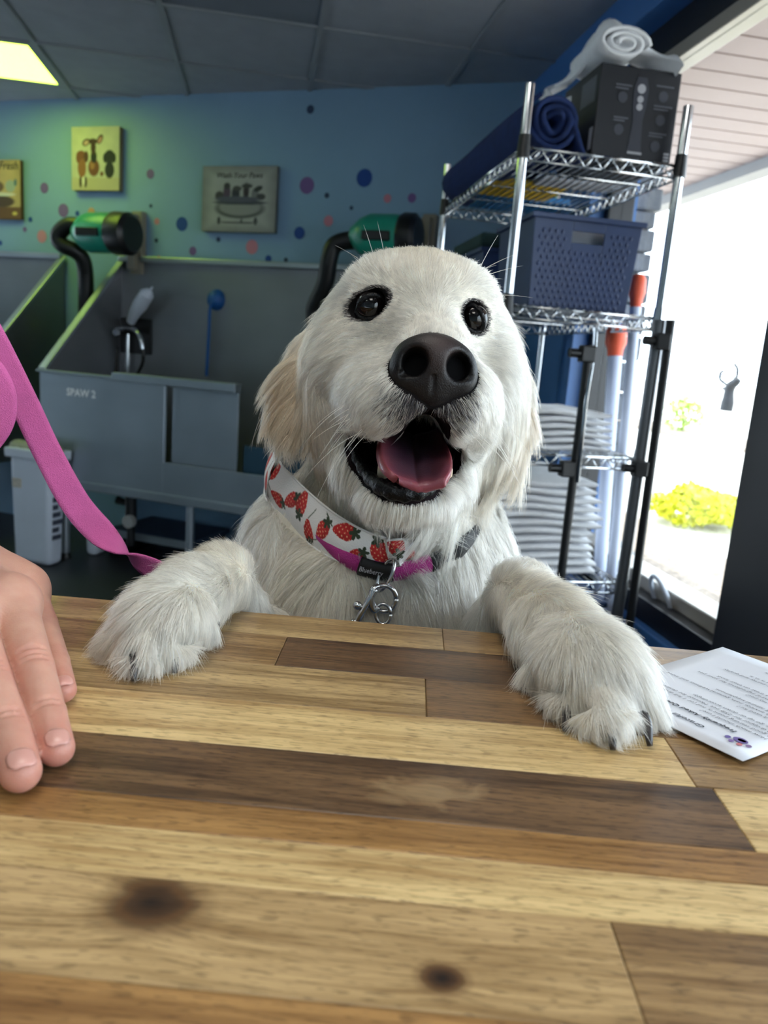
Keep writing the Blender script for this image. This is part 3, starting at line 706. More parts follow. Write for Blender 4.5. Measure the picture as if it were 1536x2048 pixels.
for i in range(46):                          # rolled end lying across the top of the carton, its spiral facing the room
    t_ = i / 45 * 2 * math.pi * 2.6; rr = .050 - .0155 * t_ / (2 * math.pi)
    c_, zc_ = sha(1240, 92, .08)
    rl.append([SH(c_ + rr * math.cos(t_) * 1.5, .05 + b, zc_ + rr * .8 * math.sin(t_)) for b in np.linspace(0, .22, 6)])
MB().grid(rl).build('towel_roll', M_towel, tw, smooth=True, solid=.010, auto=False)
lv = []
for i, f in enumerate(np.linspace(0, 1, 8)):
    lv.append([on_sh(1092 + 70 * g, 178 + 20 * math.sin(3 * g) + (60 + 10 * g) * f, .22 + .12 * (1 - g) - .03 * f) for g in np.linspace(0, 1, 9)])
MB().grid(lv).build('towel_flap', M_towel, tw, smooth=True, solid=.012, auto=False)

# rolled blue towel lying along the shelf
rt = root('rolled_towel', SH(.1, .4, ct), 'thick rolled navy blue towel beside the black carton', 'towel')
c0a, c0z = sha(1124, 232, .04); R0 = .076
g = []
for i in range(64):
    t_ = i / 63 * 2 * math.pi * 3.1; rr = R0 - .0195 * t_ / (2 * math.pi)
    row = []
    for b in np.linspace(0, 1, 10):
        wob = 1 + .05 * math.sin(3 * t_ + 5 * b)
        row.append(SH(c0a - .02 + rr * wob * math.cos(t_ + 2.2) - .035 * b, .035 + .84 * b + .010 * math.sin(t_ * 1.7), ct + R0 + .004 + rr * wob * math.sin(t_ + 2.2) - .01 * b))
    g.append(row)
MB().grid(g).build('towel_roll', M_btowel, rt, smooth=True, solid=.013, auto=False)
g = []
for i, f in enumerate(np.linspace(0, 1, 9)):      # loose outer corner falling over to the right
    g.append([SH(c0a + .015 + .065 * f + .012 * math.sin(6 * b),   .03 + .45 * b, ct + .010 + .085 * (1 - f) ** 1.4 + .012 * math.sin(4 * b + 5 * f)) for b in np.linspace(0, 1, 8)])
MB().grid(g).build('towel_corner', M_btowel, rt, smooth=True, solid=.012, auto=False)

# flat things lying on the top deck, seen through the wires
def slab(name, a0, a1, b0, b1, z, h, mat, lab, cat, bev=.002):
    s = MB(); s.box((a0, b0, z), (a1, b1, z + h), SH); return tag(s.build(name, mat, bevel=bev), lab, cat)
slab('yellow_folder', .035, .30, .44, .66, ct, .016, pm('yellow_card', (226, 186, 40), .6, var=.06), 'yellow folder lying flat on the top wire deck', 'folder')
slab('blue_folder', .06, .40, .665, .90, ct, .018, pm('bright_blue_card', (24, 112, 176), .5, var=.06), 'bright blue folder lying behind the yellow one on the top deck', 'folder')
slab('grey_board', .175, .42, .305, .435, ct, .012, pm('pale_board', (190, 192, 200), .6, var=.05), 'pale grey board under the carton on the top deck', 'board')

# blue storage basket with hand hole
def basket(name, x0, x1, b0, b1, z, h, lab, detail):
    t = root(name, SH((x0 + x1) / 2, (b0 + b1) / 2, z), lab, 'basket'); tp = .92
    xm, bm_ = (x0 + x1) / 2, (b0 + b1) / 2
    def T(a, b, zz): k = tp + (1 - tp) * (zz - z) / h; return SH(xm + (a - xm) * k, bm_ + (b - bm_) * k, zz)
    w = .006
    hx0, hx1, hz0, hz1 = x0 + (x1 - x0) * .36, x0 + (x1 - x0) * .66, z + h * .72, z + h * .84
    s = MB()
    s.box((x0, b0, z), (hx0, b0 + w, z + h), T); s.box((hx1, b0, z), (x1, b0 + w, z + h), T); s.box((hx0, b0, z), (hx1, b0 + w, hz0), T); s.box((hx0, b0, hz1), (hx1, b0 + w, z + h), T)
    s.build('front_wall', M_bin, t, bevel=.0015)
    MB().box((x0, b1 - w, z), (x1, b1, z + h), T).build('back_wall', M_bin, t)
    for a in (x0, x1 - w): MB().box((a, b0 + w, z), (a + w, b1 - w, z + h), T).build('side_wall', M_bin, t)
    MB().box((x0, b0, z), (x1, b1, z + .006), T).build('bottom', M_bin, t)
    s = MB(); e = .010
    s.box((x0 - e, b0 - e, z + h - .014), (x1 + e, b0, z + h), T); s.box((x0 - e, b1, z + h - .014), (x1 + e, b1 + e, z + h), T); s.box((x0 - e, b0, z + h - .014), (x0, b1, z + h), T); s.box((x1, b0, z + h - .014), (x1 + e, b1, z + h), T)
    s.build('rim', M_bin, t, bevel=.002)
    if detail:
        s = MB()                                   # raised woven lattice on the front
        nx, nz = 15, 12
        for i in range(nx):
            for j in range(nz):
                cx = x0 + (x1 - x0) * (.06 + .88 * (i + .5 * (j % 2)) / nx); cz = z + h * (.05 + .84 * j / nz)
                if hx0 - .015 < cx < hx1 + .015 and hz0 - .02 < cz < hz1 + .012: continue
                hh = h / nz * .42
                s.add([T(cx - .0065, b0 - .0001, cz), T(cx, b0 - .0001, cz - hh), T(cx + .0065, b0 - .0001, cz), T(cx, b0 - .0001, cz + hh), T(cx, b0 - .0035, cz)], [[0, 1, 4], [1, 2, 4], [2, 3, 4], [3, 0, 4]])
        tag(s.build('lattice_relief', M_bin, t), kind='stuff')
    return t
z2 = ZS[2] + .006
bx0, _ = sha(1052, 600, .03); bx1, _ = sha(1252, 608, .03); bzt = sha(1170, 432, .02)[1]
basket('storage_basket', bx0, min(bx1 + .02, SWD - .02), .03, .36, z2, bzt - z2, 'blue plastic storage basket with oval hand hole on the middle deck', True)
basket('storage_basket', .03, .26, .42, .84, z2, (bzt - z2) * .80, 'darker blue basket behind the front one on the middle deck', False)
slab('white_carton', bx0 + .06, bx1 - .06, .10, .25, z2 + .008, (bzt - z2) * .86, M_white, 'white carton inside the front blue basket', 'box')
slab('green_folder', .02, .30, .42, .80, z2 + (bzt - z2) * .80 + .002, .045, pm('dark_green_cloth', (22, 52, 52), .9, var=.2), 'dark green folded cloth on top of the rear basket', 'cloth', .01)

# folded towels
def folded(name, a0, a1, b0, b1, z, h, lab, sd):
    r = random.Random(sd); t = root(name, SH((a0 + a1) / 2, (b0 + b1) / 2, z), lab, 'towel', 'folded white towels on the wire shelf')
    layers = 2; lh = h / layers
    for L in range(layers):
        zc = z + lh * (L + .5); P = []
        na, nb = 15, 14
        for i in range(na):
            f = i / (na - 1); row = []
            for k in range(nb + 1):
                t_ = 2 * math.pi * k / nb
                cc, ss = math.cos(t_), math.sin(t_)
                bb = (b0 + b1) / 2 + (b1 - b0) / 2 * (abs(cc) ** .35) * (1 if cc >= 0 else -1) + r.uniform(-.002, .002)
                zz = zc + lh * .49 * (abs(ss) ** .6) * (1 if ss >= 0 else -1) + .004 * math.sin(7 * f + sd + L)
                end = min(f, 1 - f); pinch = min(1, .55 + 6 * end)
                zz = zc + (zz - zc) * pinch
                row.append(SH(a0 + (a1 - a0) * f + .004 * math.sin(3 * t_ + sd), bb, zz))
            row[-1] = row[0]
            P.append(row)
        o = MB(); o.grid(P); o.add([p for p in P[0][:-1]], [list(range(nb))]); o.add([p for p in P[-1][:-1]], [list(range(nb))])
        o.build('towel_layer', M_towel, t, smooth=True, auto=False)
    return t
z1 = ZS[1] + .006
ta0, _ = sha(1060, 880, .05); ta1, tz = sha(1232, 835, .05)
hh = (tz + .012 - z1) / 3
for k, lab in enumerate(('lowest folded white towel on the upper towel deck', 'middle folded white towel on the upper towel deck', 'topmost folded white towel on the upper towel deck')):
    folded('folded_towel', max(ta0, .02) + .004 * k, min(ta1, SWD - .03) - .006 * k, .05, .50, z1 + hh * k, hh * .98, lab, 3 + k)
z0 = ZS[0] + .006
_, tzb = sha(1100, 972, .05)
nt = 6; hh = (tzb + .02 - z0) / nt
labs = ['bottom folded white towel of the big stack', 'second folded white towel from the bottom of the big stack', 'third folded white towel from the bottom of the big stack', 'third folded white towel from the top of the big stack', 'second folded white towel from the top of the big stack', 'top bulging folded white towel of the big stack']
for k in range(nt):
    folded('folded_towel', .015, min(sha(1195, 1100, .05)[0], SWD - .06) - (.03 if k == nt - 1 else .012 * (k % 3)), .04, .50, z0 + hh * k, hh * .98, labs[k], 20 + k)
bw = root('lower_bin', SH(.22, .3, 0), 'deep blue bin under the lowest wire deck', 'bin')
MB().hexa([SH(.05, .05, 0), SH(.39, .05, 0), SH(.39, .6, 0), SH(.05, .6, 0), SH(.02, .03, ZS[0] - .07), SH(.42, .03, ZS[0] - .07), SH(.42, .64, ZS[0] - .07), SH(.02, .64, ZS[0] - .07)]).build('bin_body', M_bin, bw, bevel=.008)
MB().box((.01, .02, ZS[0] - .085), (.43, .65, ZS[0] - .068), SH).build('bin_rim', M_bin, bw, bevel=.004)

# grooming arm posts standing before the shelf
def post(name, top, bot_px, dst, lab, extra):
    def on(px, py): return on_plane(px, py, WU * dst, WU)
    a = on(*top); b = on(*bot_px); k = (0.0 - a[2]) / (b[2] - a[2]); f_ = a + (b - a) * k
    t = root(name, f_, lab, 'stand')
    MB().cyl(f_, a, .0125, n=14).build('pole', M_dkplastic, t, smooth=True)
    MB().cyl(f_, f_ + (0, 0, .02), .07, .06, n=24).build('base_plate', M_dkplastic, t, smooth=True)
    for (px, py, sx) in extra:
        c = on(px, py); s = MB(); s.box((-.020, -.016, -.022), (.020, .016, .022), lambda x, y, z: c + WI * (x + sx) + WU * y + np.array((0, 0, z))); cl_ = s.build('clamp', M_dkplastic, t, bevel=.004)
        MB().cyl(c + WI * (sx - .05) , c + WI * (sx - .02), .012, n=10).build('knob', M_dkplastic, cl_, smooth=True)
    return t
p_ = post('grooming_post', (1180, 690), (1118, 1185), 1.99, 'black grooming post with clamps left of the right shelf upright', [(1174, 708, .0), (1142, 938, -.012)])
MB().tube([on_plane(1192, 655, WU * 1.99, WU), on_plane(1190, 690, WU * 1.99, WU), on_plane(1172, 800, WU * 1.975, WU), on_plane(1155, 965, WU * 1.975, WU)], .005, 8).build('steel_rod', M_chrome, p_, smooth=True)
p_ = post('grooming_post', (1342, 640), (1256, 1272), 1.99, 'black grooming post clamped beside the right shelf upright', [(1331, 684, -.012), (1288, 938, -.014)])
MB().cyl(on_plane(1320, 640, WU * 2.02, WU), on_plane(1233, 1240, WU * 2.02, WU), .017, n=14).build('inner_tube', pm('grey_tube', (120, 122, 126), .3, metal=.8, var=.05), p_, smooth=True)

# orange capped tubes between shelf and window
M_or = pm('orange_cap', (238, 100, 66), .5, var=.06); M_tubew = pm('pale_tube', (196, 206, 228), .4, var=.04)
def mop(top, bot, dst, r, lab):
    a = on_plane(*top, WI * dst, WI); b = on_plane(*bot, WI * dst, WI); k = (0 - a[2]) / (b[2] - a[2]); f_ = a + (b - a) * k
    t = root('capped_tube', f_, lab, 'tube', 'orange capped tubes by the window'); d_ = nrm(f_ - a)
    MB().tube([a + d_ * .06, a + d_ * .3, f_], [r, r * .9, r * .9], 14).build('tube', M_tubew, t, smooth=True)
    MB().tube([a, a + d_ * .015, a + d_ * .055, a + d_ * .075, a + d_ * .10], [r * .9, r * 1.4, r * 1.45, r * 1.1, r * .98], 14).build('cap', M_or, t, smooth=True)
mop((1234, 652), (1198, 1160), 1.138, .024, 'pale tube with orange cap behind the right shelf upright')
mop((1277, 550), (1222, 1170), 1.142, .018, 'taller pale tube with orange cap close to the window')

# white cord roll on the window ledge
rr_ = root('rolled_wipes', on_plane(1290, 1215, WI * 1.24, WI) * (1, 1, 0) + (0, 0, .45), 'white roll with loose band on the window ledge', 'roll')
c = on_plane(1285, 1214, WI * 1.24, WI); c[2] = .45 + .035
MB().tube([c - WU * .10, c - WU * .095, c + WU * .095, c + WU * .10], [.028, .035, .035, .028], 18).build('roll_body', M_white, rr_, smooth=True)
lp = [c + WU * (-.10 - .05 * math.sin(t_)) + WI * (.03 * math.cos(t_)) + np.array((0, 0, .05 - .075 * math.cos(t_) * .9)) for t_ in np.linspace(.3, 2 * math.pi - .2, 22)]
lp = [np.array((p[0], p[1], max(p[2], .458))) for p in lp]
MB().tube(lp, .007, 8).build('band', M_white, rr_, smooth=True)

# ------------------------------------------------------------------ things beyond the glass
def leafy(name, px, py, base_z, dist_perp, rx, rz, cols, lab, n=1400, sd=1):
    b = on_plane(px, py, WI * dist_perp, WI); b[2] = base_z
    r_ = np.random.default_rng(sd); t = root(name, b, lab, 'bush', None)
    MB().tube([b, b + (0, 0, rz * .8)], [.03, .015], 8).build('stem', pm('bush_stem', (90, 72, 50), .9, var=.2), t, smooth=True)
    v = []; f = []; cl_ = []
    for k in range(n):
        d = nrm(r_.normal(size=3)); rad = r_.uniform(.55, 1.0) ** .5
        p = b + np.array((0, 0, rz)) + d * rad * np.array((rx, rx, rz)) * (1 + .18 * math.sin(5 * d[0] + 3 * d[2]))
        if p[2] < base_z: continue
        a = nrm(r_.normal(size=3)); q = nrm(np.cross(a, d) + 1e-6); L = rx * r_.uniform(.10, .18)
        i0 = len(v); v += [p - q * L * .35, p + a * L * .5, p + q * L * .35, p - a * L * .5]; f.append([i0, i0 + 1, i0 + 2, i0 + 3])
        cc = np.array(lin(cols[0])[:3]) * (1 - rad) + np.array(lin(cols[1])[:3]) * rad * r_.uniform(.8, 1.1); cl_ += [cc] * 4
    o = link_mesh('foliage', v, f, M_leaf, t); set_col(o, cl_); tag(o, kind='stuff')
M_leaf = attr_mat('leaf_colour', .7)
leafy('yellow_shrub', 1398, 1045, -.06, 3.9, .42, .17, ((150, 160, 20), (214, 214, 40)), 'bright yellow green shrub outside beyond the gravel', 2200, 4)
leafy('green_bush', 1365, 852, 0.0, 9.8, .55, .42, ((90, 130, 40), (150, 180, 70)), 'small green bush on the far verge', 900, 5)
# dark deer figure on a pale plinth
dq = 5.0
def dp(px, py, off=0.0): p = on_plane(px, py, WI * (dq + off), WI); return p
db = dp(1452, 880); db[2] = -.07
de = root('deer_figure', db, 'dark deer head figure with antlers outside the window', 'figure')
M_deer = pm('dark_bronze', (22, 22, 27), .6, var=.15); M_pl = pm('pale_plinth', (225, 222, 215), .8, var=.05)
MB().tube(spline([dp(1452, 822), dp(1456, 800), dp(1458, 785), dp(1462, 772), dp(1474, 763), dp(1478, 758)], 14), [.07] * 3 + [.062, .058, .055, .055, .055, .055, .05, .045, .038, .03, .02], 14).build('head_and_neck', M_deer, de, smooth=True)
for (q, off) in (((1440, 782), -.03), ((1476, 768), .03)):
    MB().tube([dp(1455, 776, off), dp((1455 + q[0]) / 2, (776 + q[1]) / 2 - 3, off), dp(*q, off)], [.014, .018, .004], 8).build('ear', M_deer, de, smooth=True)
for path_, off in ((((1458, 772), (1448, 766), (1440, 758), (1441, 746), (1447, 742)), -.04), (((1464, 770), (1468, 760), (1474, 752), (1475, 738), (1469, 728)), .04)):
    an = MB().tube(spline([dp(*q, off) for q in path_], 16), .018, 8).build('antler', M_deer, de, smooth=True)
    for q in (1, 2, 3):
        a = dp(*path_[q], off); MB().tube([a, a + (0, 0, .03) + (dp(1458, 740) - a) * .25], [.009, .003], 6).build('tine', M_deer, an, smooth=True)
p0_ = dp(1452, 835); MB().tube([db, (db[0], db[1], .2), (db[0], db[1], p0_[2] - .12), (p0_[0], p0_[1], p0_[2] - .02), (p0_[0], p0_[1], p0_[2] + .03)], [.20, .17, .12, .16, .10], 18).build('plinth', M_pl, de, smooth=True)
# ------------------------------------------------------------------ implicit sculpting helpers (metric, camera-aligned working frame)
def cs(px, py, d): return np.array(((px - CX) / F * d, (py - CY) / F * d, d))
def cw(x, y, z): return R.T @ (np.array((x, y, z), float) - C)
def to_world(P): return C + np.asarray(P) @ R.T
class Sdf:
    def __init__(s, xs, ys, zs):
        s.ax = [np.asarray(a, np.float32) for a in (xs, ys, zs)]
        s.v = np.full([len(a) for a in s.ax], 1.0, np.float32)
    def _sl(s, lo, hi):
        out = []
        for a, l, h in zip(s.ax, lo, hi):
            out.append(slice(max(0, int(np.searchsorted(a, l)) - 1), min(len(a), int(np.searchsorted(a, h)) + 1)))
        return tuple(out)
    def _apply(s, fn, lo, hi, k, op):
        sl = s._sl(np.asarray(lo) - k - .012, np.asarray(hi) + k + .012)
        X = s.ax[0][sl[0]][:, None, None]; Y = s.ax[1][sl[1]][None, :, None]; Z = s.ax[2][sl[2]][None, None, :]
        if min(X.size, Y.size, Z.size) == 0: return
        d = fn(X, Y, Z); a = s.v[sl]
        if op == 'sub': d = -d
        if k <= 0: r = np.minimum(a, d) if op == 'add' else np.maximum(a, d)
        elif op == 'add': h = np.maximum(k - np.abs(a - d), 0) / k; r = np.minimum(a, d) - h * h * k * .25
        else: h = np.maximum(k - np.abs(a - d), 0) / k; r = np.maximum(a, d) + h * h * k * .25
        s.v[sl] = r
    def ell(s, c, r, k=.012, rot=0.0, pitch=0.0, yaw=0.0, op='add'):
        c = np.asarray(c, float); r = np.ones(3) * r
        ca, sa = math.cos(math.radians(rot)), math.sin(math.radians(rot))
        M = np.array([[ca, sa, 0], [-sa, ca, 0], [0, 0, 1]])
        cp, sp_ = math.cos(math.radians(pitch)), math.sin(math.radians(pitch)); M = np.array([[1, 0, 0], [0, cp, sp_], [0, -sp_, cp]]) @ M
        cy, sy = math.cos(math.radians(yaw)), math.sin(math.radians(yaw)); M = np.array([[cy, 0, sy], [0, 1, 0], [-sy, 0, cy]]) @ M
        def fn(X, Y, Z):
            x, y, z = X - c[0], Y - c[1], Z - c[2]
            a = (M[0, 0] * x + M[0, 1] * y + M[0, 2] * z); b = (M[1, 0] * x + M[1, 1] * y + M[1, 2] * z); e = (M[2, 0] * x + M[2, 1] * y + M[2, 2] * z)
            k0 = np.sqrt((a / r[0]) ** 2 + (b / r[1]) ** 2 + (e / r[2]) ** 2); k1 = np.sqrt((a / r[0] ** 2) ** 2 + (b / r[1] ** 2) ** 2 + (e / r[2] ** 2) ** 2) + 1e-6
            return (k0 * (k0 - 1) / k1).astype(np.float32)
        m = r.max(); s._apply(fn, c - m, c + m, k, op)
    def cone(s, a, ra, b, rb, k=.012, op='add', flat=None):
        a = np.asarray(a, float); b = np.asarray(b, float); ab = b - a; L2 = ab.dot(ab) + 1e-12
        def fn(X, Y, Z):
            x, y, z = X - a[0], Y - a[1], Z - a[2]
            t = np.clip((x * ab[0] + y * ab[1] + z * ab[2]) / L2, 0, 1)
            dx, dy, dz = x - t * ab[0], y - t * ab[1], z - t * ab[2]
            if flat is not None:
                q = dx * flat[0] + dy * flat[1] + dz * flat[2]; g = flat[3]
                dx, dy, dz = dx + (g - 1) * q * flat[0], dy + (g - 1) * q * flat[1], dz + (g - 1) * q * flat[2]
                dd = np.sqrt(dx * dx + dy * dy + dz * dz) - (ra + t * (rb - ra)); return (dd / (1 + .35 * (g - 1))).astype(np.float32)
            return (np.sqrt(dx * dx + dy * dy + dz * dz) - (ra + t * (rb - ra))).astype(np.float32)
        m = max(ra, rb); s._apply(fn, np.minimum(a, b) - m, np.maximum(a, b) + m, k, op)
    def chain(s, pts, k=.012, **kw):
        for (a, ra), (b, rb) in zip(pts[:-1], pts[1:]): s.cone(a, ra, b, rb, k, **kw)
    def sample(s, P):
        P = np.atleast_2d(P); idx = []; fr = []
        for c in range(3):
            a = s.ax[c]; i = np.clip(np.searchsorted(a, P[:, c]) - 1, 0, len(a) - 2); idx.append(i); fr.append(np.clip((P[:, c] - a[i]) / (a[i + 1] - a[i]), 0, 1))
        o = 0
        for dx in (0, 1):
            for dy in (0, 1):
                for dz in (0, 1):
                    w = (fr[0] if dx else 1 - fr[0]) * (fr[1] if dy else 1 - fr[1]) * (fr[2] if dz else 1 - fr[2])
                    o = o + w * s.v[idx[0] + dx, idx[1] + dy, idx[2] + dz]
        return o
    def hit(s, px, py, off=0.0, d0=.40, d1=1.1):      # first depth along a viewing ray where the surface (grown by off) is met
        ds = np.arange(d0, d1, .002); P = np.stack([cs(px, py, d) for d in ds]); v = s.sample(P) - off
        i = np.argmax(v < 0); return float(ds[i]) if v[i] < 0 else None
    def mesh(s):
        v = s.v; ng = v < 0
        c = [ng[i:ng.shape[0] - 1 + i, j:ng.shape[1] - 1 + j, k:ng.shape[2] - 1 + k] for i in (0, 1) for j in (0, 1) for k in (0, 1)]
        allv = c[0].copy(); anyv = c[0].copy()
        for q in c[1:]: allv &= q; anyv |= q
        I, J, K = np.nonzero(anyv & ~allv); N = len(I)
        ids = np.full(anyv.shape, -1, np.int32); ids[I, J, K] = np.arange(N)
        cv = np.stack([v[I + i, J + j, K + k] for i in (0, 1) for j in (0, 1) for k in (0, 1)], 1)
        cp = np.array([(i, j, k) for i in (0, 1) for j in (0, 1) for k in (0, 1)], float)
        acc = np.zeros((N, 3)); cnt = np.zeros(N)
        for a in range(8):
            for b in range(a + 1, 8):
                if np.abs(cp[a] - cp[b]).sum() != 1: continue
                m = (cv[:, a] < 0) != (cv[:, b] < 0); t = cv[m, a] / (cv[m, a] - cv[m, b])
                acc[m] += cp[a] + t[:, None] * (cp[b] - cp[a]); cnt[m] += 1
        u = acc / cnt[:, None]; V = np.empty((N, 3))
        for q, ii in enumerate((I, J, K)):
            a = s.ax[q]; V[:, q] = a[ii] + u[:, q] * (a[ii + 1] - a[ii])
        Fs = []
        for axis in range(3):
            A = np.take(ng, range(0, ng.shape[axis] - 1), axis); B = np.take(ng, range(1, ng.shape[axis]), axis)
            e = np.stack(np.nonzero(A != B), 1); o1, o2 = [(1, 2), (2, 0), (0, 1)][axis]
            ok = (e[:, o1] > 0) & (e[:, o2] > 0) & (e[:, o1] < ids.shape[o1]) & (e[:, o2] < ids.shape[o2]); e = e[ok]
            q = []
            for (d1, d2) in ((0, 0), (-1, 0), (-1, -1), (0, -1)):
                p = e.copy(); p[:, o1] += d1; p[:, o2] += d2; q.append(ids[p[:, 0], p[:, 1], p[:, 2]])
            q = np.stack(q, 1); inside = ng[e[:, 0], e[:, 1], e[:, 2]]
            q[~inside] = q[~inside][:, ::-1]; Fs.append(q)
        Fq = np.concatenate(Fs); Fq = Fq[(Fq >= 0).all(1)]
        return V, Fq
def fast_mesh(name, V, Q, mat, parent, smooth=True):
    org = ORG[parent.name]; me = bpy.data.meshes.new(name)
    me.vertices.add(len(V)); me.vertices.foreach_set('co', (V - org).astype(np.float32).ravel())
    me.loops.add(Q.size); me.loops.foreach_set('vertex_index', Q.astype(np.int32).ravel())
    me.polygons.add(len(Q)); me.polygons.foreach_set('loop_start', np.arange(0, Q.size, 4, dtype=np.int32)); me.polygons.foreach_set('loop_total', np.full(len(Q), 4, np.int32))
    me.polygons.foreach_set('use_smooth', np.ones(len(Q), bool)); me.update(calc_edges=True); me.validate()
    me.materials.append(mat); o = bpy.data.objects.new(name, me); COL.objects.link(o); o.parent = parent; ORG[o.name] = org
    return o
def relax(V, Q, n=2, f=.5):
    for _ in range(n):
        acc = np.zeros_like(V); cnt = np.zeros(len(V))
        for a in range(4):
            b = (a + 1) % 4
            np.add.at(acc, Q[:, a], V[Q[:, b]]); np.add.at(cnt, Q[:, a], 1); np.add.at(acc, Q[:, b], V[Q[:, a]]); np.add.at(cnt, Q[:, b], 1)
        V = V * (1 - f) + f * acc / np.maximum(cnt, 1)[:, None]
    return V

# ------------------------------------------------------------------ the dog: one skin
gx = np.arange(-.300, .265, .0024); gy = np.concatenate([np.arange(-.250, .200, .0024), np.arange(.202, 1.30, .009)]); gz = np.concatenate([np.arange(.385, .80, .0025), np.arange(.802, 1.32, .009)])
D = Sdf(gx, gy, gz)
# skull, brows, cheeks
D.ell(cs(832, 640, .692), (.0665, .0505, .080), .0, rot=4)
D.ell(cs(842, 604, .668), (.051, .030, .056), .03, rot=5)
for (x, y, d, r) in ((752, 578, .640, .017), (934, 600, .645, .0165)): D.ell(cs(x, y, d), (r * 1.15, r, r), .025)
D.ell(cs(710, 735, .690), (.041, .062, .062), .03); D.ell(cs(968, 762, .698), (.032, .060, .058), .03)
D.ell(cs(695, 815, .705), (.032, .062, .050), .03); D.ell(cs(955, 840, .715), (.029, .064, .048), .03)
# muzzle and flews
D.cone(cs(850, 668, .655), .034, cs(862, 728, .580), .027, .03)
D.ell(cs(856, 775, .590), (.045, .026, .036), .02)
D.ell(cs(786, 804, .592), (.0315, .0265, .038), .014, rot=-14); D.ell(cs(922, 816, .594), (.0205, .0265, .036), .014, rot=16)
D.ell(cs(752, 792, .625), (.031, .034, .045), .02); D.ell(cs(940, 822, .630), (.022, .034, .045), .02)
D.ell(cs(852, 800, .572), (.022, .014, .016), .012)
# lower jaw
D.ell(cs(812, 990, .600), (.0285, .0150, .021), .012, rot=3); D.ell(cs(813, 1008, .618), (.032, .0130, .036), .014)
D.chain([(cs(765, 980, .612), .0140), (cs(728, 928, .640), .0155), (cs(708, 862, .675), .020)], .014)
D.chain([(cs(868, 990, .612), .0125), (cs(896, 948, .640), .0140), (cs(924, 900, .675), .018)], .014)
D.ell(cs(815, 985, .704), (.052, .048, .052), .03)
# eye hollows: the ball sits a little proud of the hollow
EYES = []
for (x, y) in ((742, 612), (946, 638)):
    d = D.hit(x, y); EYES.append(cs(x, y, d + .0080))
EYR = [.0128, .0124]
EYE_ELL = [(.0170, .0104, -14.0), (.0118, .0118, 30.0)]
for e, (a_, b_, ro) in zip(EYES, EYE_ELL): D.ell(e + (0, 0, -.0062), (a_, b_, .0100), .005, rot=ro, op='sub')
def eye_ring(P):                                    # 1 on the lid line of the nearer eye, growing outwards
    best = np.full(len(P), 99.0)
    for e, (a_, b_, ro) in zip(EYES, EYE_ELL):
        q = P - e; c_, s_ = math.cos(math.radians(ro)), math.sin(math.radians(ro)); x = (q[:, 0] * c_ + q[:, 1] * s_) / a_; y = (-q[:, 0] * s_ + q[:, 1] * c_) / b_
        best = np.minimum(best, np.sqrt(x * x + y * y + (q[:, 2] / .03) ** 2))
    return best
# mouth opening
MOUTH = [((818, 922, .610), (.0320, .0225, .060)), ((850, 864, .600), (.0150, .0165, .055)), ((740, 890, .632), (.0140, .0200, .040)), ((893, 912, .632), (.0105, .0160, .040)), ((820, 952, .605), (.0235, .0170, .040))]
def sub_mouth(S, k=.005):
    for c, r in MOUTH: S.ell(cs(*c), r, k, op='sub')
sub_mouth(D)
# ears
fl = nrm((.45, .05, 1)); fr_ = nrm((-.45, .05, 1))
for (p, q, w_) in (((652, 660, .664), (640, 745, .668), .0055), ((640, 745, .668), (628, 850, .682), .0070), ((994, 690, .684), (996, 780, .686), .0055), ((996, 780, .686), (1000, 880, .692), .0065)): D.cone(cs(*p), w_, cs(*q), w_, .006, op='sub')
D.chain([(cs(668, 650, .706), .018), (cs(638, 706, .698), .0235), (cs(606, 770, .694), .0265), (cs(582, 828, .692), .0180), (cs(562, 866, .692), .006)], .004, flat=(*fl, 2.4))
D.chain([(cs(996, 680, .718), .018), (cs(1016, 762, .712), .0205), (cs(1024, 835, .708), .0195), (cs(1029, 890, .706), .012), (cs(1031, 930, .705), .005)], .004, flat=(*fr_, 2.4))
# neck, chest, shoulders
D.ell(cs(792, 930, .795), (.082, .12, .080), .04); D.ell(cs(784, 1030, .770), (.080, .075, .070), .04)
D.ell(cs(752, 1150, .778), (.102, .088, .090), .04); D.ell(cs(605, 1125, .795), (.053, .080, .070), .04); D.ell(cs(915, 1150, .795), (.052, .080, .070), .04)
D.ell(cs(750, 1290, .79), (.110, .10, .095), .04)
def cwp(p): return cw(*p)
chest_w = to_world(cs(752, 1250, .79))
D.chain([(cwp(chest_w), .120), (cwp(chest_w + (0, .07, -.22)), .120), (cwp(chest_w + (.0, .13, -.42)), .11)], .04)
pv = chest_w + (0, .13, -.42); pv[2] = .44
for sx in (-1, 1):
    D.chain([(cwp((pv[0] + .06 * sx, pv[1], .46)), .085), (cwp((pv[0] + .10 * sx, pv[1] - .10, .33)), .058), (cwp((pv[0] + .10 * sx, pv[1] + .04, .15)), .032), (cwp((pv[0] + .10 * sx, pv[1], .04)), .030), (cwp((pv[0] + .10 * sx, pv[1] - .08, .032)), .032)], .02)
D.chain([(cwp((pv[0], pv[1] + .10, .50)), .03), (cwp((pv[0], pv[1] + .18, .34)), .035), (cwp((pv[0], pv[1] + .22, .18)), .012)], .02)
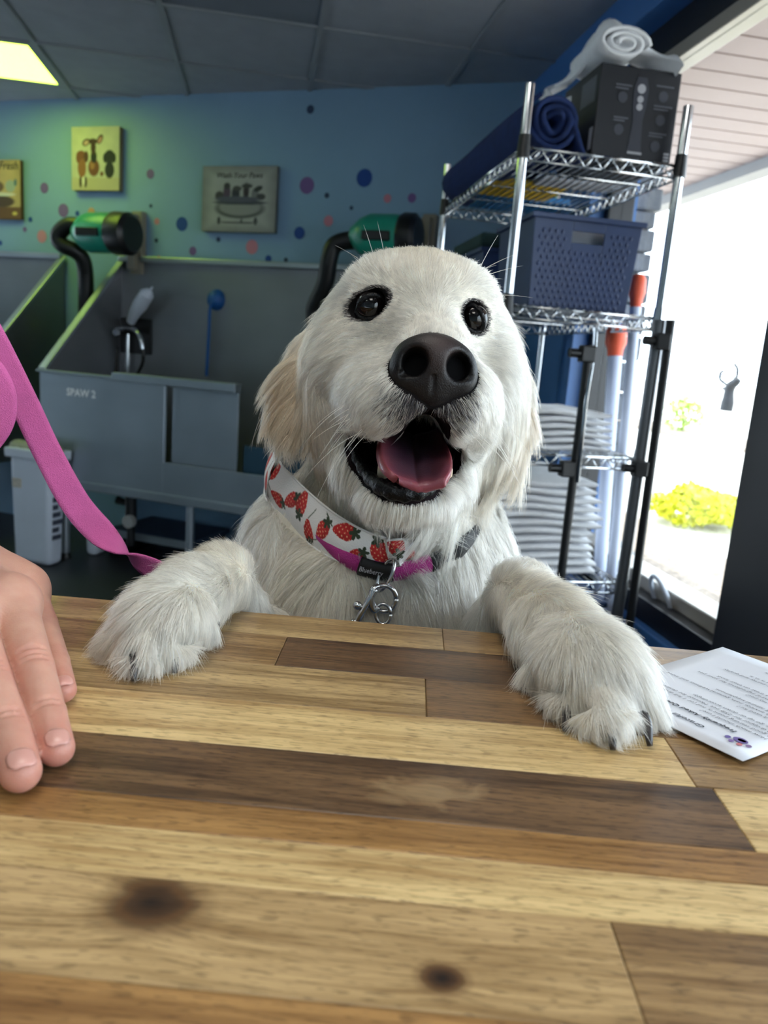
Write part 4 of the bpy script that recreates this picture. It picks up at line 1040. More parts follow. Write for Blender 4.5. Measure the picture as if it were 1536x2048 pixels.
# forelegs and paws: toes stand on the counter at their own height
def onc(px, py, h): return cw(*on_z(px, py, CZ + h))
D.chain([(cs(600, 1200, .775), .055), (cs(500, 1330, .700), .038), (cs(452, 1225, .630), .026), (cs(441, 1152, .590), .0195), (onc(388, 1188, .026), .0205), (onc(330, 1234, .024), .0225)], .014)
D.ell(onc(322, 1246, .022), (.028, .019, .026), .014, rot=-28)
TOES = [(250, 1284, .0120), (288, 1302, .0135), (343, 1290, .0138), (394, 1258, .0122)]
for (x, y, r) in TOES: D.cone(onc(x, y, r * .95), r, onc(x * .6 + 322 * .4, y * .6 + 1246 * .4 - 4, r * 1.25), r * .95, .005)
D.chain([(cs(900, 1210, .775), .055), (cs(985, 1330, .705), .040), (cs(1030, 1255, .640), .028), (cs(1043, 1190, .602), .0215), (onc(1110, 1258, .030), .0235), (onc(1182, 1330, .027), .0255)], .014)
D.ell(onc(1192, 1346, .024), (.034, .022, .028), .014, rot=30)
TOES2 = [(1086, 1350, .0115), (1138, 1392, .0138), (1206, 1422, .0150), (1264, 1404, .0135)]
for (x, y, r) in TOES2: D.cone(onc(x, y, r * .95), r, onc(x * .6 + 1192 * .4, y * .6 + 1346 * .4 - 4, r * 1.3), r * .95, .005)
for ts, pc in ((TOES, (322, 1246)), (TOES2, (1192, 1346))):
    for (a_, b_) in zip(ts[:-1], ts[1:]):
        mx_, my_ = (a_[0] + b_[0]) / 2, (a_[1] + b_[1]) / 2
        D.cone(onc(mx_, my_ + 6, .016), .0050, onc(mx_ * .55 + pc[0] * .45, my_ * .55 + pc[1] * .45, .034), .0016, .004, op='sub')
# rest on the counter: nothing sinks into it
zw = C[2] + R[2, 0] * gx[:, None, None] + R[2, 1] * gy[None, :, None] + R[2, 2] * gz[None, None, :]
yw = R[1, 0] * gx[:, None, None] + R[1, 1] * gy[None, :, None] + R[1, 2] * gz[None, None, :]
ins = np.maximum(np.maximum(zw - (CZ + .0015), yw - .5625), .90 - zw)
D.v = np.maximum(D.v, -ins).astype(np.float32)
ins = np.maximum(zw - .002, -1); D.v = np.maximum(D.v, -(zw - .002)).astype(np.float32)
del zw, yw, ins
Vc, Qc = D.mesh(); Vc = relax(Vc, Qc, 2, .4)

def seg_dist(P, poly):
    best = np.full(len(P), 9.0)
    for a, b in zip(poly[:-1], poly[1:]):
        ab = b - a; t = np.clip(((P - a) @ ab) / ab.dot(ab), 0, 1); best = np.minimum(best, np.linalg.norm(P - a - t[:, None] * ab, axis=1))
    return best
def mouth_d(P):
    b = np.full(len(P), 9.0)
    for c, r in MOUTH + [((828, 885, .685), (.042, .036, .068))]:
        q = (P - cs(*c)) / np.array(r); k0 = np.linalg.norm(q, axis=1); k1 = np.linalg.norm(q / np.array(r), axis=1) + 1e-6; b = np.minimum(b, k0 * (k0 - 1) / k1)
    return b
def hitp(px, py, off=0.0): d = D.hit(px, py, off); return cs(px, py, d if d else .65)
LIPP = ((708, 848, .640), (704, 885, .628), (714, 924, .612), (738, 958, .600), (772, 982, .590), (815, 991, .586), (854, 984, .590), (878, 964, .602), (895, 934, .615), (905, 902, .632))
LIP = np.array([cs(x, y, min(max(D.hit(x, y) or d, d - .012), d + .010)) for (x, y, d) in LIPP])
print('lip', [round(D.hit(x, y) or 0, 3) for (x, y, d) in LIPP])
NOSE = cs(866, 735, .552)
N = Sdf(np.arange(NOSE[0] - .045, NOSE[0] + .045, .0010), np.arange(NOSE[1] - .045, NOSE[1] + .050, .0010), np.arange(NOSE[2] - .035, NOSE[2] + .035, .0010))
N.ell(cs(866, 714, .556), (.0250, .0170, .0200), 0, rot=5); N.ell(cs(814, 738, .561), (.0130, .0165, .0150), .010, rot=8); N.ell(cs(922, 747, .562), (.0122, .0165, .0150), .010, rot=-4)
N.ell(cs(866, 766, .559), (.0195, .0155, .0140), .012); N.ell(cs(864, 786, .563), (.010, .011, .011), .008)
for (x, y, rot, sx, sy) in ((830, 722, 18, 805, 748), (919, 731, -12, 942, 755)):
    N.ell(cs(x, y, .542), (.0092, .0102, .0200), .004, rot=rot, op='sub')
    N.cone(cs(x, y + 10, .542), .0050, cs(sx, sy, .549), .0022, .003, op='sub')
N.cone(cs(868, 752, .5435), .0012, cs(862, 812, .549), .0016, .002, op='sub')
def smooth01(x, a, b): t = np.clip((x - a) / (b - a), 0, 1); return t * t * (3 - 2 * t)
def mixc(c, col, m): return c * (1 - m[:, None]) + np.array(lin(col)[:3]) * m[:, None]
def gau(P, c, s): return np.exp(-((np.linalg.norm(P - c, axis=1) / s) ** 2))
def coat(P):
    c = np.ones((len(P), 3)) * np.array(lin((230, 224, 212))[:3])
    for (x, y, d, s, col, w) in ((560, 800, .70, .050, (212, 182, 142), .85), (600, 730, .705, .035, (222, 196, 158), .7), (1045, 850, .715, .040, (214, 186, 148), .7), (640, 870, .69, .035, (216, 190, 152), .6), (850, 545, .64, .030, (228, 208, 170), .6), (870, 590, .63, .022, (230, 212, 178), .5), (1010, 780, .70, .03, (228, 208, 176), .4),
                             (610, 980, .70, .04, (222, 200, 168), .5), (640, 1130, .69, .05, (226, 212, 182), .45), (700, 690, .65, .03, (228, 212, 184), .4), (1100, 1240, .55, .045, (226, 208, 174), .55), (1180, 1320, .50, .04, (228, 212, 180), .4), (420, 1150, .57, .035, (228, 210, 178), .5), (330, 1220, .51, .03, (228, 214, 184), .35), (990, 930, .70, .04, (222, 200, 166), .5)):
        c = mixc(c, col, w * gau(P, cs(x, y, d), s))
    return c
def dark_mask(P):                                   # black pigment: round the nose, eye rims, lips
    m = .95 * smooth01(-np.linalg.norm((P - cs(860, 806, .556)) / np.array((1.2, .82, 1)), axis=1), -.043, -.010)
    for (x, y, d, s, w) in ((782, 614, .632, .0085, .75), (926, 622, .638, .0075, .75), (712, 632, .640, .006, .4), (968, 655, .650, .006, .3)): m = np.maximum(m, w * gau(P, cs(x, y, d), s))
    return np.clip(m, 0, 1)
def skin_cols(P):
    c = coat(P) * .92
    c = mixc(c, (40, 34, 36), dark_mask(P))
    c = mixc(c, (12, 10, 11), smooth01(-eye_ring(P), -1.34, -1.16))
    c = mixc(c, (12, 12, 14), smooth01(-seg_dist(P, LIP), -.0115, -.0080))
    c = mixc(c, (22, 13, 16), smooth01(-mouth_d(P), -.0125, -.0075))  # dark palate colour; also paints the shade of the hollow behind
    q = np.linalg.norm(P - NOSE, axis=1) < .042
    m = np.zeros(len(P)); m[q] = smooth01(-N.sample(P[q]), -.0055, -.0030); c = mixc(c, (20, 17, 18), m)
    for q_ in (cs(829, 724, .560), cs(919, 733, .560)): c = mixc(c, (2, 2, 3), smooth01(-np.linalg.norm(P - q_, axis=1), -.024, -.017))  # skin behind the nostrils painted black for the shade inside them
    return c
dog_base = np.array((pv[0], pv[1], 0.0))
dog = root('dog', dog_base, 'cream white long haired dog with open mouth resting both paws on the counter', 'dog')
M_skin = attr_mat('dog_skin', .8, spec=.08)
body = fast_mesh('body', to_world(Vc), Qc, M_skin, dog)
set_col(body, skin_cols(Vc))

# ------------------------------------------------------------------ nose
Vn, Qn = N.mesh(); Vn = relax(Vn, Qn, 2, .5)
t = NT('nose_leather'); a_ = t.n('ShaderNodeAttribute', attribute_name='col'); t.l(a_.outputs['Color'], t.b.inputs['Base Color'])
tc = t.n('ShaderNodeTexCoord'); vo = t.n('ShaderNodeTexVoronoi'); vo.inputs['Scale'].default_value = 900; t.l(tc.outputs['Object'], vo.inputs['Vector'])
bp = t.n('ShaderNodeBump'); bp.inputs['Strength'].default_value = .35; bp.inputs['Distance'].default_value = .0006; t.l(vo.outputs['Distance'], bp.inputs['Height']); t.l(bp.outputs[0], t.b.inputs['Normal'])
t.b.inputs['Roughness'].default_value = .48; t.b.inputs['Specular IOR Level'].default_value = .28; M_nose = t.m
nose = fast_mesh('nose', to_world(Vn), Qn, M_nose, dog); nose['label'] = 'dark brown leathery nose'
cn = np.ones((len(Vn), 3)) * np.array(lin((17, 14, 15))[:3]); cn = mixc(cn, (66, 54, 52), .8 * gau(Vn, cs(880, 690, .537), .016)); cn = mixc(cn, (3, 3, 4), np.clip(1.6 * np.maximum(gau(Vn, cs(829, 724, .556), .0135), gau(Vn, cs(919, 733, .556), .0135)), 0, 1))  # top highlight and nostril shade are painted into the nose colour
cn = mixc(cn, (18, 16, 17), smooth01(Vn[:, 1], cs(866, 765, .55)[1], cs(866, 800, .55)[1]) * .8)
set_col(nose, cn)

# ------------------------------------------------------------------ eyes
t = NT('eye'); t.b.inputs['Roughness'].default_value = .03; t.b.inputs['Specular IOR Level'].default_value = .4; a_ = t.n('ShaderNodeAttribute', attribute_name='col'); t.l(a_.outputs['Color'], t.b.inputs['Base Color']); M_eye = t.m
for e, r in zip(EYES, EYR):
    s = MB(); s.ball((0, 0, 0), r, 40, 26); P = np.array(s.v); fdir = nrm(-e + np.array((.0, .0, 0)))
    s.v = [tuple(p) for p in to_world(e + P)]
    o = s.build('eye', M_eye, dog, smooth=True, auto=False); o['label'] = 'glossy dark brown eye'
    ang = np.degrees(np.arccos(np.clip((P / r) @ fdir, -1, 1)))
    cc = np.ones((len(P), 3)) * np.array(lin((12, 8, 8))[:3]); cc = mixc(cc, (8, 7, 7), smooth01(-ang, -27, -20)); cc = mixc(cc, (20, 16, 16), smooth01(ang, 50, 58)); set_col(o, cc)
    # lid rim: a thin dark ring hugging the ball where skin meets it
M_lip = pm('black_lip', (10, 10, 12), .34, var=.25, vscale=120, bump=.3, bscale=300, spec=.2)
def lid(e, r, pts, w):
    ring = []
    for (px, py) in pts:
        dirv = nrm(cs(px, py, 1.0)); b = e.dot(dirv); disc = b * b - (e.dot(e) - (r * 1.03) ** 2)
        ring.append(dirv * (b - math.sqrt(disc)) if disc > 0 else e + nrm(dirv * b - e) * r * 1.03)
    MB().tube([to_world(p) for p in spline(ring + ring[:1], 44)], w, 8).build('eyelid', M_lip, dog, smooth=True, auto=False)
lid(EYES[0], EYR[0], [(713, 626), (722, 602), (744, 590), (764, 596), (773, 610), (764, 628), (744, 637), (724, 635)], .0020)
lid(EYES[1], EYR[1], [(922, 630), (930, 614), (946, 611), (961, 624), (968, 646), (962, 661), (948, 663), (931, 652)], .0019)

# ------------------------------------------------------------------ lips, tongue, teeth
lp = spline(LIP, 60); fz = np.linspace(0, 1, 60)
rad = .0028 + .0040 * np.exp(-((fz - .50) / .2) ** 2) + .0008 * np.sin(fz * 95)
lw = lp + np.array((0, -.0012, -.0030))
MB().tube([to_world(p) for p in lw], list(rad), 12).build('lower_lip', M_lip, dog, smooth=True, auto=False)
t = NT('tongue'); t.b.inputs['Roughness'].default_value = .32; a_ = t.n('ShaderNodeAttribute', attribute_name='col'); t.l(a_.outputs['Color'], t.b.inputs['Base Color'])
t.b.inputs['Subsurface Weight'].default_value = .25; t.b.inputs['Subsurface Radius'].default_value = (.006, .002, .001); t.b.inputs['Subsurface Scale'].default_value = 1
tc = t.n('ShaderNodeTexCoord'); nz = t.n('ShaderNodeTexNoise'); nz.inputs['Scale'].default_value = 900; t.l(tc.outputs['Object'], nz.inputs['Vector']); bp = t.n('ShaderNodeBump'); bp.inputs['Strength'].default_value = .3; bp.inputs['Distance'].default_value = .0006; t.l(nz.outputs[0], bp.inputs['Height']); t.l(bp.outputs[0], t.b.inputs['Normal']); M_tongue = t.m
cen = spline([cs(826, 872, .680), cs(826, 893, .650), cs(828, 915, .620), cs(830, 938, .595), cs(833, 958, .578), cs(836, 972, .570), cs(838, 980, .575)], 30)
wid = spline([(.024, 0, 0), (.027, 0, 0), (.0285, 0, 0), (.0282, 0, 0), (.0255, 0, 0), (.018, 0, 0), (.006, 0, 0)], 30)[:, 0]
up_, rt_ = np.array((0, -1.0, 0)), nrm(np.array((1, .10, 0)))
P = []; cl_ = []
for i in range(30):
    tn = nrm(cen[min(i + 1, 29)] - cen[max(i - 1, 0)]); nn = nrm(up_ - tn * up_.dot(tn)); row = []
    for j, uu in enumerate(np.linspace(-1, 1, 25)):
        f = i / 29; cup = .0085 * (abs(uu) ** 2.2) * (1 - .75 * f ** 3); groove = -.0035 * math.exp(-(uu / .12) ** 2) * (1 - f) ** .6
        lobe = .0035 * math.exp(-((uu - .78) / .2) ** 2) * math.exp(-((f - .62) / .15) ** 2)
        row.append(cen[i] + rt_ * wid[i] * uu + nn * (cup + groove + lobe))
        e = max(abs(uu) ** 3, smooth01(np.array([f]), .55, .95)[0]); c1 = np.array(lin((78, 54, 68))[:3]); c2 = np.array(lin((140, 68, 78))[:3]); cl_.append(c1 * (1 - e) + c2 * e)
    P.append(row)
P = np.array(P); Pw = to_world(P.reshape(-1, 3)).reshape(30, 25, 3)
o = MB().grid(Pw).build('tongue', M_tongue, dog, smooth=True, auto=False, solid=.006); o['label'] = 'pink tongue curled at the edges'; set_col(o, cl_)
M_tooth = pm('tooth', (222, 206, 176), .3, var=.06, vscale=60)
for (bx_, tx_) in (((764, 955, .600), (766, 905, .598)), ((894, 950, .603), (899, 925, .598))):
    MB().tube([to_world(cs(*bx_)), to_world((cs(*bx_) + cs(*tx_)) / 2 + np.array((0, 0, -.002))), to_world(cs(*tx_))], [.0042, .0034, .0006], 10).build('tooth', M_tooth, dog, smooth=True, auto=False)

# ------------------------------------------------------------------ claws
M_claw = pm('claw', (42, 36, 36), .35, var=.4, vscale=180, spec=.6)
def claw(a, b, c, r):
    pts = spline([a, b, c], 8); MB().tube([np.array((p[0], p[1], max(p[2], CZ + .002 + .0 * i))) for i, p in enumerate(pts)], list(np.linspace(r, r * .35, 8)), 8).build('claw', M_claw, dog, smooth=True, auto=False)
for (px, py, ex, ey) in ((270, 1336, 267, 1362), (346, 1316, 350, 1346), (428, 1252, 432, 1278), (1136, 1412, 1130, 1462), (1216, 1446, 1226, 1500), (1284, 1436, 1300, 1492), (1062, 1350, 1050, 1378)):
    e = on_z(ex, ey, CZ + .002); d_ = cw(*e)[2]; a = to_world(cs(px, py, d_ + .012)); a[2] = max(a[2], CZ + .010); m = (a + e) / 2 + np.array((0, 0, .004)); claw(a, m, e, .0046)
# ------------------------------------------------------------------ bandana and collar round the neck
def band_path(pts, off): return [cs(px, py, (D.hit(px, py, off) or d)) for (px, py, d) in pts]
def ribbon(name, ctr_pts, width, off, mat, nseg, nw, parent, solid, back, tilt=0.0):
    c = np.array(band_path(ctr_pts, off) + [cs(*p) for p in back]); n = len(c)
    pts = spline(np.vstack([c, c[:1]]) if back else c, nseg); w = spline(np.array([(x, 0, 0) for x in (list(width) + ([width[0]] if back else []))]), nseg)[:, 0]
    mid = cs(790, 1000, .79); rows = []
    for i in range(nseg):
        tn = nrm(pts[min(i + 1, nseg - 1)] - pts[max(i - 1, 0)]); out = pts[i] - mid; out = nrm(out - tn * out.dot(tn)); sd = nrm(np.cross(tn, out))
        if sd[1] > 0: sd = -sd
        rows.append([pts[i] + sd * w[i] * (.5 - f) + out * (.004 * math.sin(math.pi * f)) for f in np.linspace(0, 1, nw)])
    rows = np.array(rows)
    return rows, pts
BAND = [(545, 958, .74), (570, 990, .72), (612, 1032, .70), (662, 1070, .69), (718, 1096, .68), (772, 1106, .68), (812, 1102, .68)]
BACK = [(900, 1085, .735), (985, 1020, .80), (960, 930, .88), (800, 860, .90), (620, 870, .86), (545, 925, .79)]
rows, bpts = ribbon('bandana', BAND, [.047, .046, .044, .041, .035, .028, .022, .016, .016, .020, .025, .03, .044], .0095, None, 150, 17, dog, .001, BACK)
nS, nW = rows.shape[:2]
M_band = attr_mat('bandana_cotton', .85, bump=.25, bscale=900)
bn = root('bandana', dog_base * (1, 1, 0) + (0, 0, 1.0), 'white bandana printed with red strawberries around the dog neck', 'bandana')
dense = np.array([[rows[i] for i in range(nS)]])[0]
def upsample(rw, a, b):
    x = np.linspace(0, rw.shape[0] - 1, a); i = np.minimum(x.astype(int), rw.shape[0] - 2); f = (x - i)[:, None, None]; r2 = rw[i] * (1 - f) + rw[i + 1] * f
    y = np.linspace(0, rw.shape[1] - 1, b); j = np.minimum(y.astype(int), rw.shape[1] - 2); g = (y - j)[None, :, None]; return r2[:, j] * (1 - g) + r2[:, j + 1] * g
nA, nB = 620, 56
dn = upsample(rows, nA, nB)
arc = np.concatenate([[0], np.cumsum(np.linalg.norm(np.diff(dn[:, nB // 2], axis=0), axis=1))]); cross = np.linalg.norm(dn[:, -1] - dn[:, 0], axis=1)
U = np.repeat(arc[:, None], nB, 1); Vv = (np.linspace(-.5, .5, nB)[None, :] * cross[:, None])
colb = np.ones((nA, nB, 3)) * np.array(lin((232, 230, 228))[:3])
r_ = np.random.default_rng(3); RED, GRN = np.array(lin((196, 44, 44))[:3]), np.array(lin((54, 66, 48))[:3])
berries = []
for k in range(44):
    berries.append((k * .0190 + r_.uniform(-.002, .002), [-.011, .008, -.002][k % 3] + r_.uniform(-.002, .002), r_.uniform(0, 6.28), r_.uniform(.0105, .0125)))
for (bu, bv, th, sz) in berries:
    du, dv = U - bu, Vv - bv; x = (du * math.cos(th) + dv * math.sin(th)) / sz; y = (-du * math.sin(th) + dv * math.cos(th)) / sz
    wdt = .62 * np.sqrt(np.clip(1 - x * x, 0, 1)) * (1 - .35 * np.clip(x, -1, 1)); m = (np.abs(y) < wdt) & (np.abs(x) < 1)
    seed = ((np.sin(x * 14) * np.sin(y * 14)) > .72)
    cc = np.where(seed[..., None], np.array(lin((236, 170, 130))[:3]), RED * (1 - .25 * (y < -.2))[..., None]); colb = np.where(m[..., None], cc, colb)
    lx, ly = x + .98, y; lr = np.sqrt(lx * lx + ly * ly); la = np.arctan2(ly, lx); ml = lr < .22 + .32 * np.abs(np.cos(2.5 * la)); colb = np.where(ml[..., None], GRN, colb)
    lx2, ly2 = x - 1.45, y - .5; ml = (np.abs(ly2 - .5 * np.sin(2.2 * lx2)) < .07) & (np.abs(lx2) < .45); colb = np.where(ml[..., None], GRN * 1.6, colb)
s = MB(); s.grid(to_world(dn.reshape(-1, 3)).reshape(nA, nB, 3)); o = s.build('bandana_cloth', M_band, bn, smooth=True, auto=False); set_col(o, colb.reshape(-1, 3))
e1 = to_world(dn[:, 0] ); MB().tube(list(e1[::6]), .0011, 6).build('hem', pm('hem_white', (228, 226, 224), .85), bn, smooth=True, auto=False)
e1 = to_world(dn[:, -1]); MB().tube(list(e1[::6]), .0011, 6).build('hem', pm('hem_white', (228, 226, 224), .85), bn, smooth=True, auto=False)

M_web = pm('magenta_webbing', (176, 44, 130), .7, var=.08, vscale=60, bump=.5, bscale=900)
co = root('dog_collar', dog_base * (1, 1, 0) + (0, 0, 1.0), 'magenta and black dog collar below the bandana', 'collar')
CB = [(585, 1010, .71), (640, 1068, .69), (702, 1118, .68), (760, 1140, .68), (815, 1140, .68), (860, 1125, .68), (900, 1105, .69), (935, 1080, .70)]
rows2, cpts = ribbon('collar', CB, [.018] * 14, .0055, None, 110, 7, dog, .002, [(985, 1010, .80), (960, 945, .885), (800, 885, .905), (620, 900, .865), (556, 945, .79), (562, 980, .745)])
def strip(name, i0, i1, mat, lift=0.0):
    c = rows2[i0:i1]; mid = cs(790, 1000, .79); g = []
    for rr in c: g.append([p + nrm(p - mid) * lift for p in rr])
    return MB().grid(to_world(np.array(g).reshape(-1, 3)).reshape(len(g), 7, 3)).build(name, mat, co, smooth=True, solid=.0025, auto=False)
px_of = [CX + F * p[0] / p[2] for p in cpts]
front = [i for i in range(110) if cpts[i][2] < .70 and i < 60]
iL = min(front, key=lambda i: abs(px_of[i] - 722)); iM = min(front, key=lambda i: abs(px_of[i] - 786)); iR = min(front, key=lambda i: abs(px_of[i] - 862))
M_blk = pm('black_webbing', (18, 20, 22), .6, var=.2, vscale=80, bump=.3, bscale=900)
strip('webbing', 0, iR + 1, M_web); strip('buckle_strap', iR, 110, M_blk, .0005)
strip('name_patch', iL, iM + 1, pm('patch_black', (14, 14, 17), .45, var=.1), .0018)
# raised lettering on the patch
tp0 = rows2[iL][3] + nrm(rows2[iL][3] - cs(790, 1000, .79)) * .0034; tp1 = rows2[iM][3] + nrm(rows2[iM][3] - cs(790, 1000, .79)) * .0034
ux = nrm(tp1 - tp0); uy = nrm(rows2[iL][0] - rows2[iL][6])
text_mesh('lettering', 'Blueberry', .0074, lambda x, y: to_world(tp0 + ux * (x * .72 + .0015) + uy * (y - .0028) - np.array((0, 0, .0026))), pm('patch_letter', (206, 206, 210), .5), co)

# ring, clip and chain hanging from the collar
M_met = pm('nickel', (196, 196, 198), .18, metal=1.0, var=.05)
def ring_path(c, a, b, ra, rb, n=30): return [c + a * ra * math.cos(2 * math.pi * k / n) + b * rb * math.sin(2 * math.pi * k / n) for k in range(n + 1)]
cx_, cy_, cz_ = np.array((1.0, 0, 0)), np.array((0, 1.0, 0)), np.array((0, 0, 1.0))
dC = (D.hit(770, 1150, .010) or .66)
d_ring = MB().tube([to_world(p) for p in ring_path(cs(771, 1150, dC - .004), nrm((.42, -.9, -.1)), nrm((.55, .3, -.8)), .0150, .0075)], .0016, 10).build('d_ring', M_met, co, smooth=True, auto=False)
lc = root('leash_clip', to_world(cs(755, 1210, dC)), 'silver snap hook and rings hanging from the collar', 'clip')
dK = dC - .008
def hk_tube(nm, pts, r): return MB().tube([to_world(cs(x, y, dK + dd)) for (x, y, dd) in pts], r, 10).build(nm, M_met, lc, smooth=True, auto=False)
hk_tube('split_ring', [(768 + 24 * math.cos(q), 1197 + 26 * math.sin(q), .002 * math.sin(q)) for q in np.linspace(0, 2 * math.pi, 30)], .0022)
hk_tube('split_ring', [(766 + 15 * math.cos(q), 1228 + 20 * math.sin(q), -.003) for q in np.linspace(0, 2 * math.pi, 26)], .0016)
hk_tube('snap_hook', spline([(757, 1172, -.002), (745, 1180, -.004), (742, 1205, -.004), (748, 1222, -.003), (757, 1215, -.002)], 18), .0026)
hk_tube('snap_hook', spline([(751, 1178, -.003), (738, 1200, -.004), (722, 1228, -.004), (714, 1246, -.003)], 12), .0030)
MB().ball(to_world(cs(715, 1211, dK - .004)), .0040, 14, 10).build('thumb_knob', M_met, lc, smooth=True, auto=False)
hk_tube('thumb_pin', [(716, 1212, -.004), (728, 1216, -.004)], .0016)
hk_tube('swivel', [(712, 1240, -.003), (709, 1262, -.002)], .0042)

# ------------------------------------------------------------------ fur
tri = np.concatenate([Qc[:, [0, 1, 2]], Qc[:, [0, 2, 3]]])
A, B, Cc = Vc[tri[:, 0]], Vc[tri[:, 1]], Vc[tri[:, 2]]
cr = np.cross(B - A, Cc - A); ar = np.linalg.norm(cr, axis=1) / 2; fn = cr / (2 * ar[:, None] + 1e-12); cenT = (A + B + Cc) / 3
vn = np.zeros_like(Vc)
for q in range(3): np.add.at(vn, tri[:, q], cr)
vn /= np.linalg.norm(vn, axis=1)[:, None] + 1e-12
# guide hairs: pixel place + depth, flow (right, down, away), length, lift off the skin
G = [(866, 670, .585, 0, -1, .9, .006, .25), (850, 610, .63, 0, -1, .6, .008, .2), (845, 550, .63, 0, -.8, 1, .010, .2), (740, 540, .65, -.6, -.7, .8, .010, .2), (950, 560, .66, .6, -.7, .8, .010, .2), (830, 505, .70, 0, -.3, 1, .012, .2),
     (700, 600, .66, -1, 0, .6, .011, .2), (985, 640, .66, .9, .2, .7, .011, .2), (800, 650, .61, -.9, -.5, .6, .006, .2), (915, 660, .615, .9, -.3, .6, .006, .2),
     (760, 700, .61, -1, -.1, .7, .008, .2), (955, 720, .62, 1, .2, .7, .008, .2), (680, 720, .65, -.7, .7, .5, .016, .2), (985, 780, .67, .4, 1, .5, .016, .2),
     (790, 780, .565, -.8, .7, .3, .007, .3), (920, 790, .57, .7, .9, .3, .007, .3), (770, 850, .57, -.4, 1, .1, .009, .3), (920, 870, .575, .3, 1, .1, .009, .3), (850, 825, .56, 0, 1, .0, .006, .4), (730, 800, .60, -.7, .8, .4, .010, .25), (955, 830, .61, .5, 1, .4, .010, .25),
     (660, 820, .68, -.25, 1, .2, .026, .25), (690, 900, .66, -.1, 1, .2, .024, .3), (940, 920, .66, .15, 1, .2, .022, .3), (1000, 850, .69, .2, 1, .2, .026, .25), (810, 1020, .60, 0, 1, .35, .013, .35), (760, 1000, .61, -.4, 1, .3, .013, .35), (860, 1005, .61, .4, 1, .3, .013, .35),
     (640, 680, .69, -.6, .9, .1, .018, .25), (600, 760, .69, -.55, 1, 0, .028, .25), (570, 830, .69, -.30, 1, 0, .026, .25), (550, 870, .69, -.1, 1, 0, .024, .15), (550, 760, .70, -.7, .9, .1, .028, .30),
     (1015, 720, .71, .4, 1, .1, .020, .25), (1045, 810, .70, .25, 1, 0, .026, .22), (1045, 900, .70, .05, 1, 0, .030, .2), (1042, 950, .70, -.05, 1, 0, .030, .15), (1065, 820, .72, .5, 1, 0, .026, .3),
     (620, 950, .70, -.35, 1, .1, .032, .3), (700, 1000, .68, -.15, 1, .0, .034, .3), (800, 1070, .67, 0, 1, -.1, .036, .3), (900, 1010, .68, .2, 1, 0, .036, .3), (970, 980, .71, .35, 1, .1, .036, .3), (930, 1080, .69, .25, 1, 0, .038, .35),
     (560, 1080, .72, -.7, .8, .1, .034, .35), (520, 1130, .73, -.8, .8, .2, .034, .35), (620, 1140, .69, -.5, .8, -.1, .034, .4), (690, 1190, .68, -.5, 1, -.1, .034, .35), (760, 1190, .67, .0, 1, -.1, .030, .3), (850, 1180, .68, .35, 1, -.1, .036, .4), (920, 1170, .69, .5, 1, 0, .036, .35), (980, 1130, .73, .6, 1, .1, .032, .3),
     (450, 1115, .585, -.6, -.5, .5, 0.0101, .35), (440, 1150, .565, -1, .5, -.3, 0.0101, .25), (480, 1200, .60, -.4, .9, .1, 0.0158, .3), (400, 1180, .535, -1, .6, -.3, 0.0108, .25), (340, 1230, .50, -.9, .8, -.3, 0.0115, .25), (250, 1260, .49, -1, .7, -.1, 0.0173, .35), (215, 1290, .49, -.9, .9, 0, 0.0187, .3), (270, 1310, .465, -.35, 1, -.1, 0.0144, .2), (340, 1290, .475, -.15, 1, -.1, 0.0130, .2), (400, 1260, .50, .1, 1, -.1, 0.0115, .25), (360, 1170, .54, -1, -.2, .1, 0.0130, .3),
     (1045, 1150, .60, .1, -1, .4, 0.0101, .35), (1050, 1200, .575, .7, .8, -.3, 0.0101, .25), (1000, 1230, .62, -.2, 1, .0, 0.0187, .3), (1040, 1280, .58, -.2, 1, .0, 0.0202, .3), (1120, 1240, .535, .8, .8, -.3, 0.0101, .25), (1190, 1310, .495, .7, .8, -.3, 0.0108, .25), (1270, 1340, .48, .8, .7, 0, 0.0130, .3), (1090, 1330, .52, -.3, 1, 0, 0.0173, .3), (1140, 1390, .455, -.1, 1, -.1, 0.0130, .2), (1215, 1410, .435, .05, 1, -.1, 0.0137, .2), (1290, 1410, .45, .3, 1, 0, 0.0187, .25), (1320, 1400, .47, .6, 1, 0, 0.0187, .3),
     (750, 1300, .70, 0, 1, 0, .03, .3), (750, 1500, .80, 0, 1, 0, .03, .3), (600, 1000, .90, -.3, 1, .3, .03, .3), (900, 1000, .92, .3, 1, .3, .03, .3), (820, 640, .78, 0, .3, 1, .012, .2)]
gp = np.array([cs(g[0], g[1], g[2]) for g in G]); gd = np.array([nrm(g[3:6]) for g in G]); gl = np.array([g[6] for g in G]); gf = np.array([g[7] * (1.45 if g[1] > 1060 and g[6] >= .03 and g[1] < 1260 else 1.0) for g in G])
def guide(P):
    out_d = np.empty_like(P); out_l = np.empty(len(P)); out_f = np.empty(len(P))
    for a in range(0, len(P), 20000):
        q = P[a:a + 20000]; d2 = ((q[:, None, :] - gp[None]) ** 2).sum(2); w = 1 / (d2 + 6e-5) ** 2.2; w /= w.sum(1)[:, None]
        out_d[a:a + 20000] = w @ gd; out_l[a:a + 20000] = w @ gl; out_f[a:a + 20000] = w @ gf
    return out_d, out_l, out_f
pxT = CX + F * cenT[:, 0] / cenT[:, 2]; pyT = CY + F * cenT[:, 1] / cenT[:, 2]
zT = C[2] + cenT @ R[2]
_, lT, _ = guide(cenT)
view = -(fn * cenT).sum(1) / np.linalg.norm(cenT, axis=1)
dens = np.where(lT < .012, 2.6e6, np.where(lT < .020, 2.0e6, 1.25e6)) * np.where(view > -.25, 1.0, .22) * np.where((zT < CZ - .05) | (cenT[:, 2] > .86), .03, 1.0)
HAIRF = 1.0
tot = int((ar * dens).sum() * HAIRF)
